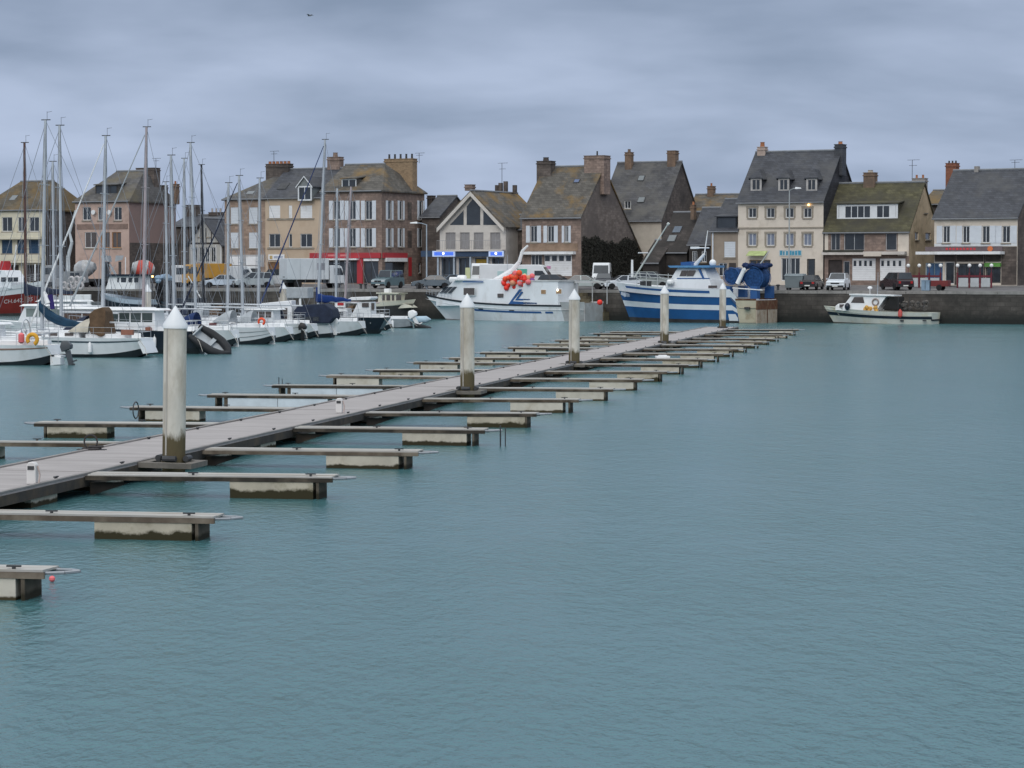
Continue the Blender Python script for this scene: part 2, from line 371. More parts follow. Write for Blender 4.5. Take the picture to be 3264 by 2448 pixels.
for i, (px, py) in enumerate(((553,1483), (1490,1254), (1830,1169), (2118,1102), (2303,1054))):
    o = pp if i == 0 else copy_tree(pp)
    c = at_z(px, py-6, DECK-.05)
    o.location = (c.x, c.y, 0); o.rotation_euler = (D2R(.4) if i else 0, D2R((1.0, 0, .2, 0, .3)[i]), -WA)
    tag(o, ('white-capped mooring pile standing nearest the blue trawler at walkway end' if i == 4 else f'white-capped concrete mooring pile, {ORD[4-i]} along the walkway from its quay end'), 'pile', 'piles along the empty pontoon')
# service pedestals and bits on the walkway
pedm = M('pedestal_plastic', (.66,.64,.62), .5, .08, 2)
def pedestal(px, py, label):
    c = at_z(px, py, DECK); r = thing('service_pedestal', label, 'pedestal', c, -WA, 'white service pedestals on the walkway')
    MB().prism([(-.10,.002),(.10,.002),(.10,.40),(.05,.46),(-.05,.46),(-.10,.40)], -.09, .09).build('housing', pedm, r, bevel=.015)
    MB().box(-.07,.07,-.102,-.092,.30,.38).build('socket_cover', dark, r)
    MB().path([(.11,0,.38),(.16,0,.2),(.15,-.05,.02)], .018, 5).build('hose', M('hose', (.5,.4,.36), .6), r)
pedestal(104, 1543, 'white service pedestal at the edge of the walkway near its first pile')
pedestal(1082, 1316, 'white service pedestal at walkway edge before the second pile')
c = at_z(292, 1434, DECK); r = thing('mooring_chain', 'dark tangle of mooring gear lying on the walkway edge', 'mooring gear', c, -WA)
k = MB(); k.torus((0,0,.03), .22, .03, 14, 5, axis='z').torus((.1,.05,.08), .17, .025, 14, 5, axis='z').torus((-.02,0,.2), .17, .022, 14, 5, axis='y')
k.build('coil', M('tarred_rope', (.06,.055,.055), .9), r)
MB().box(-.36,.36,-.1,.1,.0,.018).build('base_plate', dark, r)
for px, py, lab, two in ((433, 1325, 'wire mooring hoop standing at tip of finger pontoon facing the yachts', 1), (1595, 1400, 'thin steel post hanging at the tip of a finger on open water side', 0), (889, 1232, 'short dark post at tip of finger on pale floats', 0)):
    c = at_z(px, py, .2)
    k = MB()
    if two: k.torus((0,0,.18), .27, .022, 16, 5, axis='x')
    else: k.tube((0,0,-.5), (0,0,.38), .022, .022, 6).tube((.14,0,-.5), (.14,0,.32), .018, .018, 6)
    tag(k.build('mooring_hoop' if two else 'mooring_post', dark, None, c, -WA), lab, 'mooring gear')
c = at_z(166, 1849, .03); tag(MB().ball((0,0,.02), .05, 10).tube((0,0,0),(0,.02,-.5),.006).build('marker_float', pinkb, None, c), 'small red float bobbing off the tip of the nearest finger', 'float')
c = at_z(2112, 1142, DECK); tag(MB().box(-.35,.35,-.2,.2,.0,.12).box(-.2,.2,-.16,.16,.12,.17).build('white_crate', white, None, c, .2, bevel=.03), 'white plastic crate left on a finger of the open water side', 'crate')
# ================================================================== HOUSES
slate = M('slate', (.060,.064,.075), .62, .22, 1.2, brick=(.5,.22,.02,.6), c2=(.085,.085,.085), th=.6, sc2=.4)
slate_l = M('slate_lichen', (.108,.100,.088), .8, .25, .9, brick=(.5,.25,.02,.65), c2=(.23,.14,.04), th=.60, sc2=.28, soft=.10)
slate_g = M('slate_grey', (.100,.097,.096), .75, .25, .9, brick=(.5,.25,.02,.65), c2=(.135,.115,.075), th=.58, sc2=.35)
slate_o = M('slate_moss', (.098,.086,.066), .85, .3, .9, brick=(.5,.25,.02,.65), c2=(.18,.115,.04), th=.54, sc2=.3)
slate_v = M('roof_greenmoss', (.095,.088,.050), .9, .3, 1.2, brick=(.5,.25,.02,.7), c2=(.06,.057,.045), th=.52, sc2=.4)
stone = M('brown_stone', (.27,.20,.165), .9, .25, 2.2, brick=(.62,.28,.035,.8), c2=(.16,.125,.11), th=.6, sc2=.5, bump=.4)
stone_d = M('dark_stone', (.13,.108,.095), .92, .3, 1.8, brick=(.6,.26,.035,.8), c2=(.055,.048,.045), th=.55, sc2=.28, bump=.4)
render_b = M('beige_render', (.66,.59,.50), .85, .06, .8, c2=(.43,.37,.29), th=.66, sc2=.5)
render_y = M('yellow_render', (.64,.60,.47), .85, .07, .8, c2=(.46,.42,.31), th=.66, sc2=.5)
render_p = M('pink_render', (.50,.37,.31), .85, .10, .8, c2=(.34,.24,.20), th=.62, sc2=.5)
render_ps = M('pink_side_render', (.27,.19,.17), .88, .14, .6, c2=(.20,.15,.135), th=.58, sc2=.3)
render_t = M('tan_render', (.53,.42,.31), .85, .08, .8, c2=(.40,.30,.21), th=.64, sc2=.4)
render_g = M('grey_render', (.60,.56,.51), .85, .08, .8, c2=(.38,.35,.32), th=.64, sc2=.5)
render_o = M('ochre_render', (.66,.53,.36), .88, .12, .8, c2=(.32,.25,.15), th=.6, sc2=.5)
shutter = M('white_shutter', (.62,.66,.70), .6, .06, 1.5)
framew = M('white_frame', (.70,.72,.73), .5, .05, 2)
granite = M('granite_surround', (.30,.265,.215), .85, .2, 2.5)
brick_m = M('chimney_brick', (.22,.15,.105), .9, .25, 2, brick=(.24,.08,.02,.9), c2=(.13,.10,.08), th=.55, sc2=.8)
brick_r = M('red_brick', (.26,.11,.07), .9, .2, 2, brick=(.24,.08,.02,.9))
pot_m = M('terracotta', (.38,.16,.08), .85, .2, 3)
lead = M('ridge_zinc', (.20,.21,.225), .6, .15, 2)
wood_o = M('orange_timber', (.42,.20,.07), .6, .15, 2)
dkwood = M('dark_opening', (.05,.042,.04), .8, .3, 1.5)
blue_f = M('blue_fascia', (.045,.075,.13), .5, .12, 1)
red_f = M('red_fascia', (.42,.045,.055), .5, .1, 1)
class House:
    def __init__(s, name, label, px0, px1, d, D, eave, ridge, roof='gable', wall=None, side=None, roofm=None, rf=.5, hip=(0,0), ang=None, ov=.28, back=None, group=None):
        s.ang = ANG if ang is None else D2R(ang)
        s.T = Vector((math.cos(s.ang), math.sin(s.ang), 0)); s.N = Vector((-math.sin(s.ang), math.cos(s.ang), 0))
        p = qw(qs(px0, d), d); s.P = Vector((p.x, p.y, gz(d)))
        s.root = thing(name, label, 'house', s.P, s.ang, group)
        s.pm = (px0+px1)/2; s.W = s.F(px1, 800)[0]; s.D = D; s.rf = rf
        s.he = s.F(px0, eave)[1]; s.yr = D*rf; s.hr = s.F(px0+20, ridge, s.yr)[1]
        s.hb = s.he if back is None else back
        s.wall, s.side, s.roofm, s.kind, s.hip, s.ov = wall, side or wall, roofm, roof, hip, ov
        s.of, s.orr = [], []
    def hit(s, px, py, pt, nrm):
        r = ray(px, py); t = (pt-EYE).dot(nrm)/r.dot(nrm); q = EYE + r*t - s.P
        return Vector((q.dot(s.T), q.dot(s.N), q.z))
    def F(s, px, py, dd=0):
        q = s.hit(px, py, s.P + s.N*dd, s.N); return q.x, q.z
    def R(s, px, py, xx=None):
        q = s.hit(px, py, s.P + s.T*(s.W if xx is None else xx), s.T); return q.y, q.z
    def roofpt(s, px, py):                              # hit the front slope
        k = (s.hr-s.he)/s.yr; n = (s.N*(-k) + Vector((0,0,1)))
        return s.hit(px, py, s.P + Vector((0,0,s.he)), n), k
    # --- parts
    def rect(s, plane, px0, py0, px1, py1):
        g_ = s.F if plane == 'F' else s.R
        a, b = g_(px0, (py0+py1)/2)[0], g_(px1, (py0+py1)/2)[0]; pm = (px0+px1)/2
        return a, g_(pm, py1)[1], b, g_(pm, py0)[1]
    def place(s, plane, u, v): return ((u, 0, v), 0) if plane == 'F' else ((s.W, u, v), math.pi/2)
    def window(s, px0, py0, px1, py1, plane='F', cols=2, rows=1, sh=None, fm=None, gm=None, sur=None, sill=True, name='window', closed=None, shw=.56):
        a, z0, b, z1 = s.rect(plane, px0, py0, px1, py1)
        (s.of if plane == 'F' else s.orr).append((a, z0, b, z1))
        loc, rot = s.place(plane, a, z0); W_, H_ = b-a, z1-z0; fm = fm or framew; gm = gm or glass; t = .07
        k = MB(); k.box(0, t, .09, .16, 0, H_).box(W_-t, W_, .09, .16, 0, H_).box(t, W_-t, .09, .16, 0, t).box(t, W_-t, .09, .16, H_-t, H_)
        o = k.build(name, fm, s.root, loc, rot)
        if closed:
            q = MB(); n = max(3, int((H_)/.18))
            for i in range(n): q.box(.02, W_-.02, .03, .055+.012*(i % 2), H_*i/n+.01, H_*(i+1)/n)
            q.build('roller_shutter', closed, o)
        else:
            for i in range(cols):
                for j in range(rows):
                    x0, x1 = t+(W_-2*t)*i/cols, t+(W_-2*t)*(i+1)/cols; y0, y1 = t+(H_-2*t)*j/rows, t+(H_-2*t)*(j+1)/rows
                    MB().box(x0+.03, x1-.03, .125, .135, y0+.025, y1-.025).build('pane', gm, o)
            q = MB()
            for i in range(1, cols): x = t+(W_-2*t)*i/cols; q.box(x-.028, x+.028, .092, .158, t, H_-t)
            for j in range(1, rows): z = t+(H_-2*t)*j/rows; q.box(t, W_-t, .094, .156, z-.022, z+.022)
            if q.v: q.build('glazing_bar', fm, o)
        if sh:
            for sg in sh:
                ww = W_*shw; x0 = -ww-.02 if sg == 'l' else W_+.02
                q = MB().box(x0, x0+ww, -.055, -.012, -.04, H_+.02)
                for zz in (.04, H_*.36, H_*.68): q.box(x0+.07, x0+ww-.07, -.066, -.054, zz+.03, zz+H_*.27)
                q.build('shutter', shutter, o)
        if sill: MB().box(-.10, W_+.10, -.11, .08, -.14, -.003).build('sill', sur or granite, o)
        if sur:
            q = MB(); e_ = .2
            q.box(-e_, -.003, -.035, .05, -.0, H_).box(W_+.003, W_+e_, -.035, .05, 0, H_).box(-e_-.03, W_+e_+.03, -.04, .05, H_+.003, H_+e_)
            q.build('surround', sur, o)
        return o
    def panel(s, name, px0, py0, px1, py1, m, plane='F', out=.06, th=.05, parent=None):
        a, z0, b, z1 = s.rect(plane, px0, py0, px1, py1); loc, rot = s.place(plane, a, z0)
        return MB().box(0, b-a, -out, -out+th+.0, 0, z1-z0).build(name, m, s.root, loc, rot)
    def band(s, py0, py1, m, px0=None, px1=None, out=.07):
        if px0 is None:
            z1 = s.F(s.pm, py0)[1]; z0 = s.F(s.pm, py1)[1]; a, b = -.02, s.W+.02
        else: a, z0, b, z1 = s.rect('F', px0, py0, px1, py1)
        MB().box(a, b, -out, .05, z0, z1).build('string_course', m, s.root)
    def chimney(s, px0, py0, px1, py1, dd=None, ty=1.0, m=None, pots=3, cap=True, potm=None, pr=.13, ph=.35):
        dd = s.yr if dd is None else dd
        a = s.F(px0, py0, dd)[0]; b = s.F(px1, py0, dd)[0]; z1 = s.F((px0+px1)/2, py0, dd)[1]; z0 = s.F((px0+px1)/2, py1, dd)[1]
        # what is seen is front face plus right face
        vis = .33*ty
        b = max(b - vis, a+.4)
        c_ = MB().box(0, b-a, 0, ty, z0-z1, 0).build('chimney', m or brick_m, s.root, (a, dd-ty/2, z1))
        if cap: MB().box(-.07, b-a+.07, -.07, ty+.07, -.32, -.20).box(-.05, b-a+.05, -.05, ty+.05, .004, .07).build('chimney_cap', m or brick_m, c_)
        for i in range(pots):
            x = (b-a)*(i+.5)/pots if (b-a) > ty else (b-a)/2; y = ty/2 if (b-a) > ty else ty*(i+.5)/pots
            MB().lathe([(pr, .07), (pr*.85, .07+ph*.8), (pr, .07+ph)], n=10).build('chimney_pot', potm or pot_m, c_, (x, y, 0), smooth=True)
        return c_
    def dormer(s, px0, py0, px1, py1, style='flat', fm=None, cheek=None, cols=2, rm=None, pyw=None, ft=.1):
        p0, k = s.roofpt((px0+px1)/2, py1); dd = p0.y
        a, z0 = s.F(px0, py1, dd); b, _ = s.F(px1, py1, dd); z1 = s.F((px0+px1)/2, py0, dd)[1]; W_ = b-a
        hw = z1 if style == 'flat' else z0 + (z1-z0)*(.62 if style == 'gable' else .8)
        if pyw: hw = s.F((px0+px1)/2, pyw, dd)[1]
        yb = (hw - s.he)/k
        q = MB().loft([[(a, dd, z0-.05), (a, yb, hw), (a, dd, hw)], [(b, dd, z0-.05), (b, yb, hw), (b, dd, hw)]])
        o = q.build('dormer', cheek or s.roofm, s.root)
        if style == 'flat':
            yt = (z1+.25-s.he)/k
            MB().loft([[(a-.15, dd-.25, z1-.02), (b+.15, dd-.25, z1-.02), (b+.15, yt, z1+.25), (a-.15, yt, z1+.25)], [(a-.15, dd-.25, z1+.1), (b+.15, dd-.25, z1+.1), (b+.15, yt, z1+.37), (a-.15, yt, z1+.37)]]).build('dormer_roof', rm or s.roofm, o)
        else:
            yt = (z1-s.he)/k; mx_ = (a+b)/2; ov = .18; q = MB()
            for sg, xe in ((-1, a-ov), (1, b+ov)):
                ze = hw - ov*(z1-hw)/(W_/2)
                hipy = dd-.2 if style == 'gable' else dd+W_*.45
                q.loft([[(xe, dd-.2, ze), (mx_, hipy, z1), (mx_, yt, z1), (xe, (ze-s.he)/k, ze)], [(xe, dd-.2, ze+.1), (mx_, hipy, z1+.1), (mx_, yt, z1+.1), (xe, (ze-s.he)/k, ze+.1)]])
            if style == 'gable': MB().poly([(a, dd-.01, hw), (b, dd-.01, hw), (mx_, dd-.01, z1-.04)]).build('dormer_gable', cheek or s.wall, o)
            else: q.loft([[(a-ov, dd-.2, hw-.1), (b+ov, dd-.2, hw-.1), (mx_, dd+W_*.45, z1)], [(a-ov, dd-.2, hw), (b+ov, dd-.2, hw), (mx_, dd+W_*.45, z1+.1)]])
            q.build('dormer_roof', rm or s.roofm, o)
            if style == 'gable':
                e_ = MB()
                for sg, xe in ((-1, a-ov-.02), (1, b+ov+.02)):
                    ze = hw - ov*(z1-hw)/(W_/2)
                    e_.loft([[(xe, dd-.24, ze-.1), (mx_, dd-.24, z1-.02), (mx_, dd-.24, z1+.12), (xe, dd-.24, ze+.06)], [(xe, dd-.2, ze-.1), (mx_, dd-.2, z1-.02), (mx_, dd-.2, z1+.12), (xe, dd-.2, ze+.06)]])
                e_.build('bargeboard', framew, o)
        t = ft; H_ = hw - z0
        MB().box(a, a+t, dd-.05, dd, z0, hw-.03).box(b-t, b, dd-.05, dd, z0, hw-.03).box(a+t, b-t, dd-.05, dd, z0, z0+t).box(a+t, b-t, dd-.05, dd, hw-t-.03, hw-.03).build('window_frame', fm or framew, o)
        for i in range(cols):
            x0, x1 = a+t+(W_-2*t)*i/cols, a+t+(W_-2*t)*(i+1)/cols
            MB().box(x0+.035, x1-.035, dd-.03, dd-.012, z0+t, hw-t-.03).build('pane', glass, o)
        if cols > 1:
            q = MB()
            for i in range(1, cols): x = a+t+(W_-2*t)*i/cols; q.box(x-.04, x+.04, dd-.048, dd-.002, z0+t, hw-t-.03)
            q.build('glazing_bar', fm or framew, o)
        return o
    def skylight(s, px, py, w_=.8, h_=1.0, m=None):
        p, k = s.roofpt(px, py); n = Vector((0, -k, 1)).normalized(); up = Vector((0, 1, k)).normalized(); x = Vector((1, 0, 0))
        c_ = p + n*.16
        q = lambda w1, h1, t0, t1: [[c_ + x*(i*w1/2) + up*(j*h1/2) + n*t for i, j in ((-1,-1),(1,-1),(1,1),(-1,1))] for t in (t0, t1)]
        o = MB().loft(q(w_, h_, -.1, .03)).build('skylight', dark, s.root)
        MB().loft(q(w_-.14, h_-.14, .031, .04)).build('pane', m or M('sky_pane', (.10,.12,.13), .03, .1, 1, spec=1), o)
    def antenna(s, px, py0, py1, dd=None):
        dd = s.yr if dd is None else dd
        x, z1 = s.F(px, py0, dd); z0 = s.F(px, py1, dd)[1]; q = MB().tube((x, dd, z0), (x, dd, z1), .03, .03, 5)
        for f, l in ((.0, .9), (.22, .6)):
            z = z1 - (z1-z0)*f; q.tube((x-l*.6, dd, z), (x+l, dd-.3, z), .022, .022, 4)
            for t in (-.3, .2, .6): q.tube((x+l*t, dd-.35, z), (x+l*t, dd+.25, z), .014, .014, 4)
        q.build('aerial', dark, s.root)
    # --- shell
    def holes(s, k, U, V0, V1, rects, mp):
        us = sorted({0, U, *[r[0] for r in rects], *[r[2] for r in rects]}); vs_ = sorted({V0, V1, *[r[1] for r in rects], *[r[3] for r in rects]})
        us = [u for u in us if 0 <= u <= U]; vs_ = [v for v in vs_ if V0 <= v <= V1]
        for a, b in zip(us, us[1:]):
            for c_, d_ in zip(vs_, vs_[1:]):
                m_ = ((a+b)/2, (c_+d_)/2)
                if any(r[0] < m_[0] < r[2] and r[1] < m_[1] < r[3] for r in rects): continue
                k.poly([mp(a,0,c_), mp(b,0,c_), mp(b,0,d_), mp(a,0,d_)])
        for a, c_, b, d_ in rects:
            e_ = .17
            k.poly([mp(a,0,c_), mp(a,e_,c_), mp(a,e_,d_), mp(a,0,d_)]); k.poly([mp(b,0,c_), mp(b,0,d_), mp(b,e_,d_), mp(b,e_,c_)])
            k.poly([mp(a,0,c_), mp(b,0,c_), mp(b,e_,c_), mp(a,e_,c_)]); k.poly([mp(a,0,d_), mp(a,e_,d_), mp(b,e_,d_), mp(b,0,d_)])
            k.poly([mp(a,e_,c_), mp(b,e_,c_), mp(b,e_,d_), mp(a,e_,d_)])
    def finish(s):
        W, D, he, hr, yr, hb, ov = s.W, s.D, s.he, s.hr, s.yr, s.hb, s.ov; b0 = -1.0
        k = MB()
        fw = MB(); s.holes(fw, W, b0, he, s.of, lambda u, d_, v: (u, d_, v))
        if s.kind == 'front': fw.poly([(0,0,he), (W,0,he), (s.ax, 0, hr)])
        fw.build('front_wall', s.wall, s.root)
        k = MB(); hs = min(he, hb) if s.kind == 'gable' else he
        s.holes(k, D, b0, hs, [r for r in s.orr if r[3] <= hs], lambda u, d_, v: (W-d_, u, v))
        if s.kind == 'gable':
            k.poly([(W,0,hs), (W,D,hs), (W,D,hb), (W,yr,hr), (W,0,he)] if hb != he else [(W,0,hs), (W,D,hs), (W,yr,hr)])
        k.build('side_wall', s.side, s.root)
        k = MB().poly([(0,0,b0), (0,D,b0), (0,D,hs), (0,0,hs)]).poly([(0,D,b0), (W,D,b0), (W,D,hb), (0,D,hb)])
        if s.kind == 'gable': k.poly([(0,0,hs), (0,D,hs), (0,D,hb), (0,yr,hr), (0,0,he)] if hb != he else [(0,0,hs), (0,D,hs), (0,yr,hr)])
        if s.kind == 'front': k.poly([(0,D,he), (W,D,he), (s.ax,D,hr)])
        k.build('rear_wall', s.side, s.root)
        t = .16; q = MB()
        def slab(pts): q.loft([pts, [(x, y, z+t) for x, y, z in pts]])
        if s.kind == 'gable':
            kf = (hr-he)/yr; kb = (hr-hb)/(D-yr)
            slab([(-ov*.5, -ov, he-kf*ov), (W+ov*.5, -ov, he-kf*ov), (W+ov*.5, yr, hr), (-ov*.5, yr, hr)])
            slab([(-ov*.5, yr, hr), (W+ov*.5, yr, hr), (W+ov*.5, D+ov, hb-kb*ov), (-ov*.5, D+ov, hb-kb*ov)])
            rdg = [(-ov*.5, yr, hr+t+.02), (W+ov*.5, yr, hr+t+.02)]
        elif s.kind == 'hip':
            h0, h1 = s.hip; e_ = he - .1
            A, B, C, D_ = (-ov, -ov, e_), (W+ov, -ov, e_), (W+ov, D+ov, e_), (-ov, D+ov, e_); R0, R1 = (h0, yr, hr), (W-h1, yr, hr)
            slab([A, B, R1, R0]); slab([B, C, R1]); slab([C, D_, R0, R1]); slab([D_, A, R0]); rdg = [(h0, yr, hr+t+.02), (W-h1, yr, hr+t+.02)]
        else:
            kk = (hr-he)/max(s.ax, .1); k2 = (hr-he)/(W-s.ax)
            slab([(-ov, -ov*2, he-kk*ov), (s.ax, -ov*2, hr), (s.ax, D, hr), (-ov, D, he-kk*ov)])
            slab([(s.ax, -ov*2, hr), (W+ov, -ov*2, he-k2*ov), (W+ov, D, he-k2*ov), (s.ax, D, hr)]); rdg = [(s.ax, -ov*2, hr+t+.02), (s.ax, D, hr+t+.02)]
        rf_ = q.build('roof', s.roofm, s.root)
        MB().tube(rdg[0], rdg[1], .12, .12, 6).build('ridge', lead, rf_)
        if s.kind != 'front': MB().tube((-ov*.5, -ov-.06, he-(.0 if s.kind == 'hip' else (hr-he)/yr*ov)+.02), (W+ov*.5, -ov-.06, he-(.0 if s.kind == 'hip' else (hr-he)/yr*ov)+.02), .075, .075, 6).build('gutter', lead, rf_)

DH = 15.8
# ---- H1 yellow house, far left
h = House('yellow_house', 'pale yellow house with balconies and mossy brown roof beside pink house', -70, 145, DH, 9.5, 673, 585, 'hip', render_y, stone_d, slate_o, hip=(3, 2.2))
for a, b in ((6, 39), (57, 80), (93, 125)): h.window(a, 692, b, 738, sh=None)
shb = M('blue_shutter', (.035,.075,.135), .6, .15)
for a, b in ((6, 39), (55, 78), (92, 125)): h.window(a, 765, b, 808, closed=shb)
for py in (742, 812): h.panel('balcony_front', -60, py, 142, py+17, render_y, out=.9, th=.12)
h.band(756, 763, render_y, out=1.0); h.band(830, 838, render_y, out=1.0)
h.window(5, 845, 60, 900, closed=dkwood, sill=False, name='garage_door'); h.window(75, 845, 128, 900, closed=dkwood, sill=False, name='garage_door')
h.skylight(45, 634, 1.0, 1.1); h.finish()
# ---- H2 pink house
h = House('pink_house', 'pink rendered house with grey hipped roof and large side wall', 241, 412, DH, 9.8, 645, 553, 'hip', render_p, render_ps, slate_g, hip=(2.6, 1.2))
for a, b in ((263, 290), (312, 336), (363, 388)): h.window(a, 660, b, 702, sill=True)
for a, b, w_ in ((270, 308, 0), (322, 350, 1), (357, 386, 1)): h.window(a, 740, b, 790, fm=wood_o if w_ else None, gm=smoke)
h.band(714, 730, M('brown_band', (.24,.17,.14), .85), 246, 408)
for a in (303, 353):
    q = h.rect('F', a-9, 668, a+9, 686); MB().lathe([(.28, 0), (.30, .12), (.2, .3)], axis='y', n=14).build('satellite_dish', white, h.root, ((q[0]+q[2])/2, -.45, (q[1]+q[3])/2))
h.dormer(305, 590, 375, 622, 'flat', fm=dkwood, cols=3, rm=slate_g)
h.chimney(443, 537, 510, 620, dd=6.5, ty=1.3, m=stone_d, pots=0); h.chimney(515, 592, 535, 650, dd=8, ty=.6, m=stone_d, pots=0); h.chimney(552, 588, 572, 650, dd=9, ty=.8, m=brick_m, pots=1)
h.antenna(497, 505, 540, 6.5)
h.panel('ground_storey_wall', 414, 775, 570, 905, stone_d, 'R', .05, .06)
h.finish()
# ---- H3 half-timbered house set back
h = House('half_timbered_house', 'white half-timbered gable house set back behind the yellow truck', 604, 708, 26, 9, 778, 700, 'front', M('white_plaster', (.50,.50,.47), .85, .1), stone_d, slate); h.ax = h.W*.48; h.hr = h.F(655, 700)[1]
for a, b in ((632, 644), (660, 672)): h.window(a, 730, b, 755, cols=1, fm=dkwood)
for a in (615, 634, 653, 672): h.window(a, 788, a+15, 836, cols=2, fm=framew, sill=False)
for px in (610, 631, 650, 669, 689, 704): h.panel('timber_post', px-1.5, 780, px+1.5, 850, framew, out=.05)
for px in (640, 657, 674): h.panel('timber_post', px-1.2, 727, px+1.2, 775, dkwood, out=.04)
h.panel('timber_beam', 604, 773, 708, 778, dkwood, out=.06)
h.window(612, 852, 700, 900, closed=dkwood, sill=False, name='garage_door')
h.finish()
h = House('back_chimney_house', 'dark low roofed house with pale chimney pots behind half-timbered house', 548, 760, 40, 8, 720, 690, 'gable', stone_d, stone_d, slate)
h.chimney(600, 655, 640, 700, ty=1.2, m=stone_d, pots=0); h.chimney(670, 678, 715, 700, ty=.8, m=stone_d, pots=3, potm=M('pale_pot', (.42,.38,.34), .8), ph=.5); h.finish()
# ---- H4 stone house with closed white shutters
h = House('shuttered_house', 'brownish stone house with closed white shutters beside tan house', 717, 846, DH, 9, 637, 566, 'hip', M('pinkish_stone', (.33,.245,.19), .9, .15, 1.5, brick=(.6,.28,.03,.85)), None, slate_g, hip=(4.4, .1))
for py0, py1 in ((661, 713), (741, 791)):
    for a, b in ((735, 761), (793, 821)): h.window(a, py0, b, py1, closed=shutter)
h.window(733, 818, 770, 846, closed=white, sill=False, name='shop_shutter'); h.window(782, 818, 822, 846, closed=white, sill=False, name='shop_shutter')
h.panel('shop_fascia', 722, 812, 842, 850, M('pale_shopfront', (.42,.42,.42), .7), out=.03, th=.02)
h.panel('shop_panel', 735, 818, 770, 845, white, out=.08); h.panel('shop_panel', 785, 818, 822, 845, white, out=.08)
h.skylight(800, 618, 1.1, .8); h.finish()
# ---- H5 tan house with white dormer
h = House('tan_house', 'tan rendered house with slate roof and white gabled dormer', 846, 1028, DH, 9.5, 629, 545, 'gable', render_t, None, slate)
for a, b, c_ in ((857, 893, 1), (920, 931, 1), (957, 995, 1)): h.window(a, 655, b, 695, cols=c_, closed=white)
for a, b, c_ in ((857, 893, 2), (920, 931, 1), (957, 995, 2)): h.window(a, 745, b, 788, cols=c_)
h.band(696, 701, granite, 852, 1002, .1); h.band(789, 794, granite, 852, 1002, .1)
h.window(854, 835, 900, 868, cols=1, gm=M('brown_interior', (.18,.10,.05), .6, .5, 2), fm=wood, sill=False, name='shop_window')
h.panel('shop_sign', 857, 811, 908, 829, white, out=.1); h.panel('shop_emblem', 861, 815, 870, 826, M('ochre_mark', (.45,.33,.15), .6), out=.115, th=.012)
h.panel('shop_lettering', 874, 816, 903, 823, M('grey_lettering', (.45,.49,.58), .6), out=.115, th=.012)
h.dormer(950, 564, 994, 640, 'gable', pyw=592, cols=2, ft=.16, cheek=M('slate_cheek', (.20,.22,.22), .6))
h.chimney(855, 524, 935, 600, ty=1.1, m=stone_d, pots=6, potm=pot_m, ph=.3, pr=.2)
h.skylight(905, 597, 1.2, 1.3, dark); h.antenna(873, 482, 522)
h.finish()
# ---- H6 stone corner house with the red shop
h = House('corner_shop_house', 'brown stone corner house with rows of white shutters above red shop', 1028, 1217, DH, 10, 612, 531, 'hip', stone, None, slate_l, hip=(.1, 2.4))
for py0, py1 in ((640, 700), (728, 787)):
    for a, b in ((1062, 1084), (1112, 1134), (1164, 1186)): h.window(a, py0, b, py1, sh='lr')
    for a, b in ((1236, 1247), (1273, 1283), (1336, 1347)): h.window(a, py0, b, py1, 'R', sh='lr', cols=1)
h.panel('blind_window', 1299, 645, 1312, 702, stone_d, 'R', .02, .03); h.panel('blind_window', 1299, 735, 1312, 790, stone_d, 'R', .02, .03)
h.band(806, 823, red_f, 990, 1215, .22)
h.panel('shop_fascia', 1219, 806, 1296, 823, red_f, 'R', .14, .13)
for a in (1048, 1088): h.panel('fascia_lettering', a, 811, a+26, 817, M('pink_lettering', (.62,.20,.20), .6), out=.24, th=.02)
for a, b in ((1045, 1105), (1108, 1140), (1160, 1206)): h.window(a, 832, b, 903, cols=2, fm=dark, gm=glass, sill=False, name='shop_window')
h.panel('awning', 1042, 824, 1146, 829, white, out=.7, th=.6); h.panel('red_pilaster', 1140, 824, 1158, 904, red_f, out=.16, th=.12)
h.panel('white_lintel', 1160, 824, 1208, 832, white, out=.1)
h.window(1228, 835, 1290, 872, 'R', cols=2, fm=dark, sill=False, name='shop_window'); h.panel('shop_canopy', 1226, 822, 1292, 834, white, 'R', .3, .3)
h.panel('red_door', 1302, 820, 1312, 880, redp, 'R', .03, .03); h.window(1334, 838, 1342, 870, 'R', cols=1, fm=framew)
h.dormer(1090, 570, 1136, 600, 'flat', cols=2); 
h.chimney(1050, 502, 1096, 600, ty=1.0, m=stone, pots=1, pr=.3, ph=.5, potm=stone); h.chimney(1232, 508, 1331, 620, dd=7.4, ty=1.1, m=M('tan_brick', (.30,.215,.135), .9, .2, 2, brick=(.24,.09,.02,.9)), pots=5, potm=dark, ph=.55)
# dormer on the side slope
yy, zz = h.R(1296, 604, h.W-1.2); q = MB().box(0, .7, 0, 1.5, 0, 1.2).build('side_dormer', h.roofm, h.root, (h.W-1.9, yy-.75, zz))
MB().box(.70, .74, .05, 1.45, .08, 1.15).build('window_frame', framew, q); MB().box(.741, .75, .18, 1.32, .2, 1.03).build('pane', M('pale_blind', (.5,.53,.54), .4), q); MB().box(-1.2, .95, -.1, 1.6, 1.2, 1.3).build('dormer_roof', h.roofm, q)
h.antenna(1336, 488, 520, 8)
h.finish()
h = House('dark_annex', 'dark stone annex with stub chimney squeezed beside corner shop', 1345, 1402, 24, 8, 690, 630, 'gable', stone_d, stone_d, slate); h.chimney(1367, 625, 1390, 690, ty=.9, m=stone_d, pots=0); h.finish()
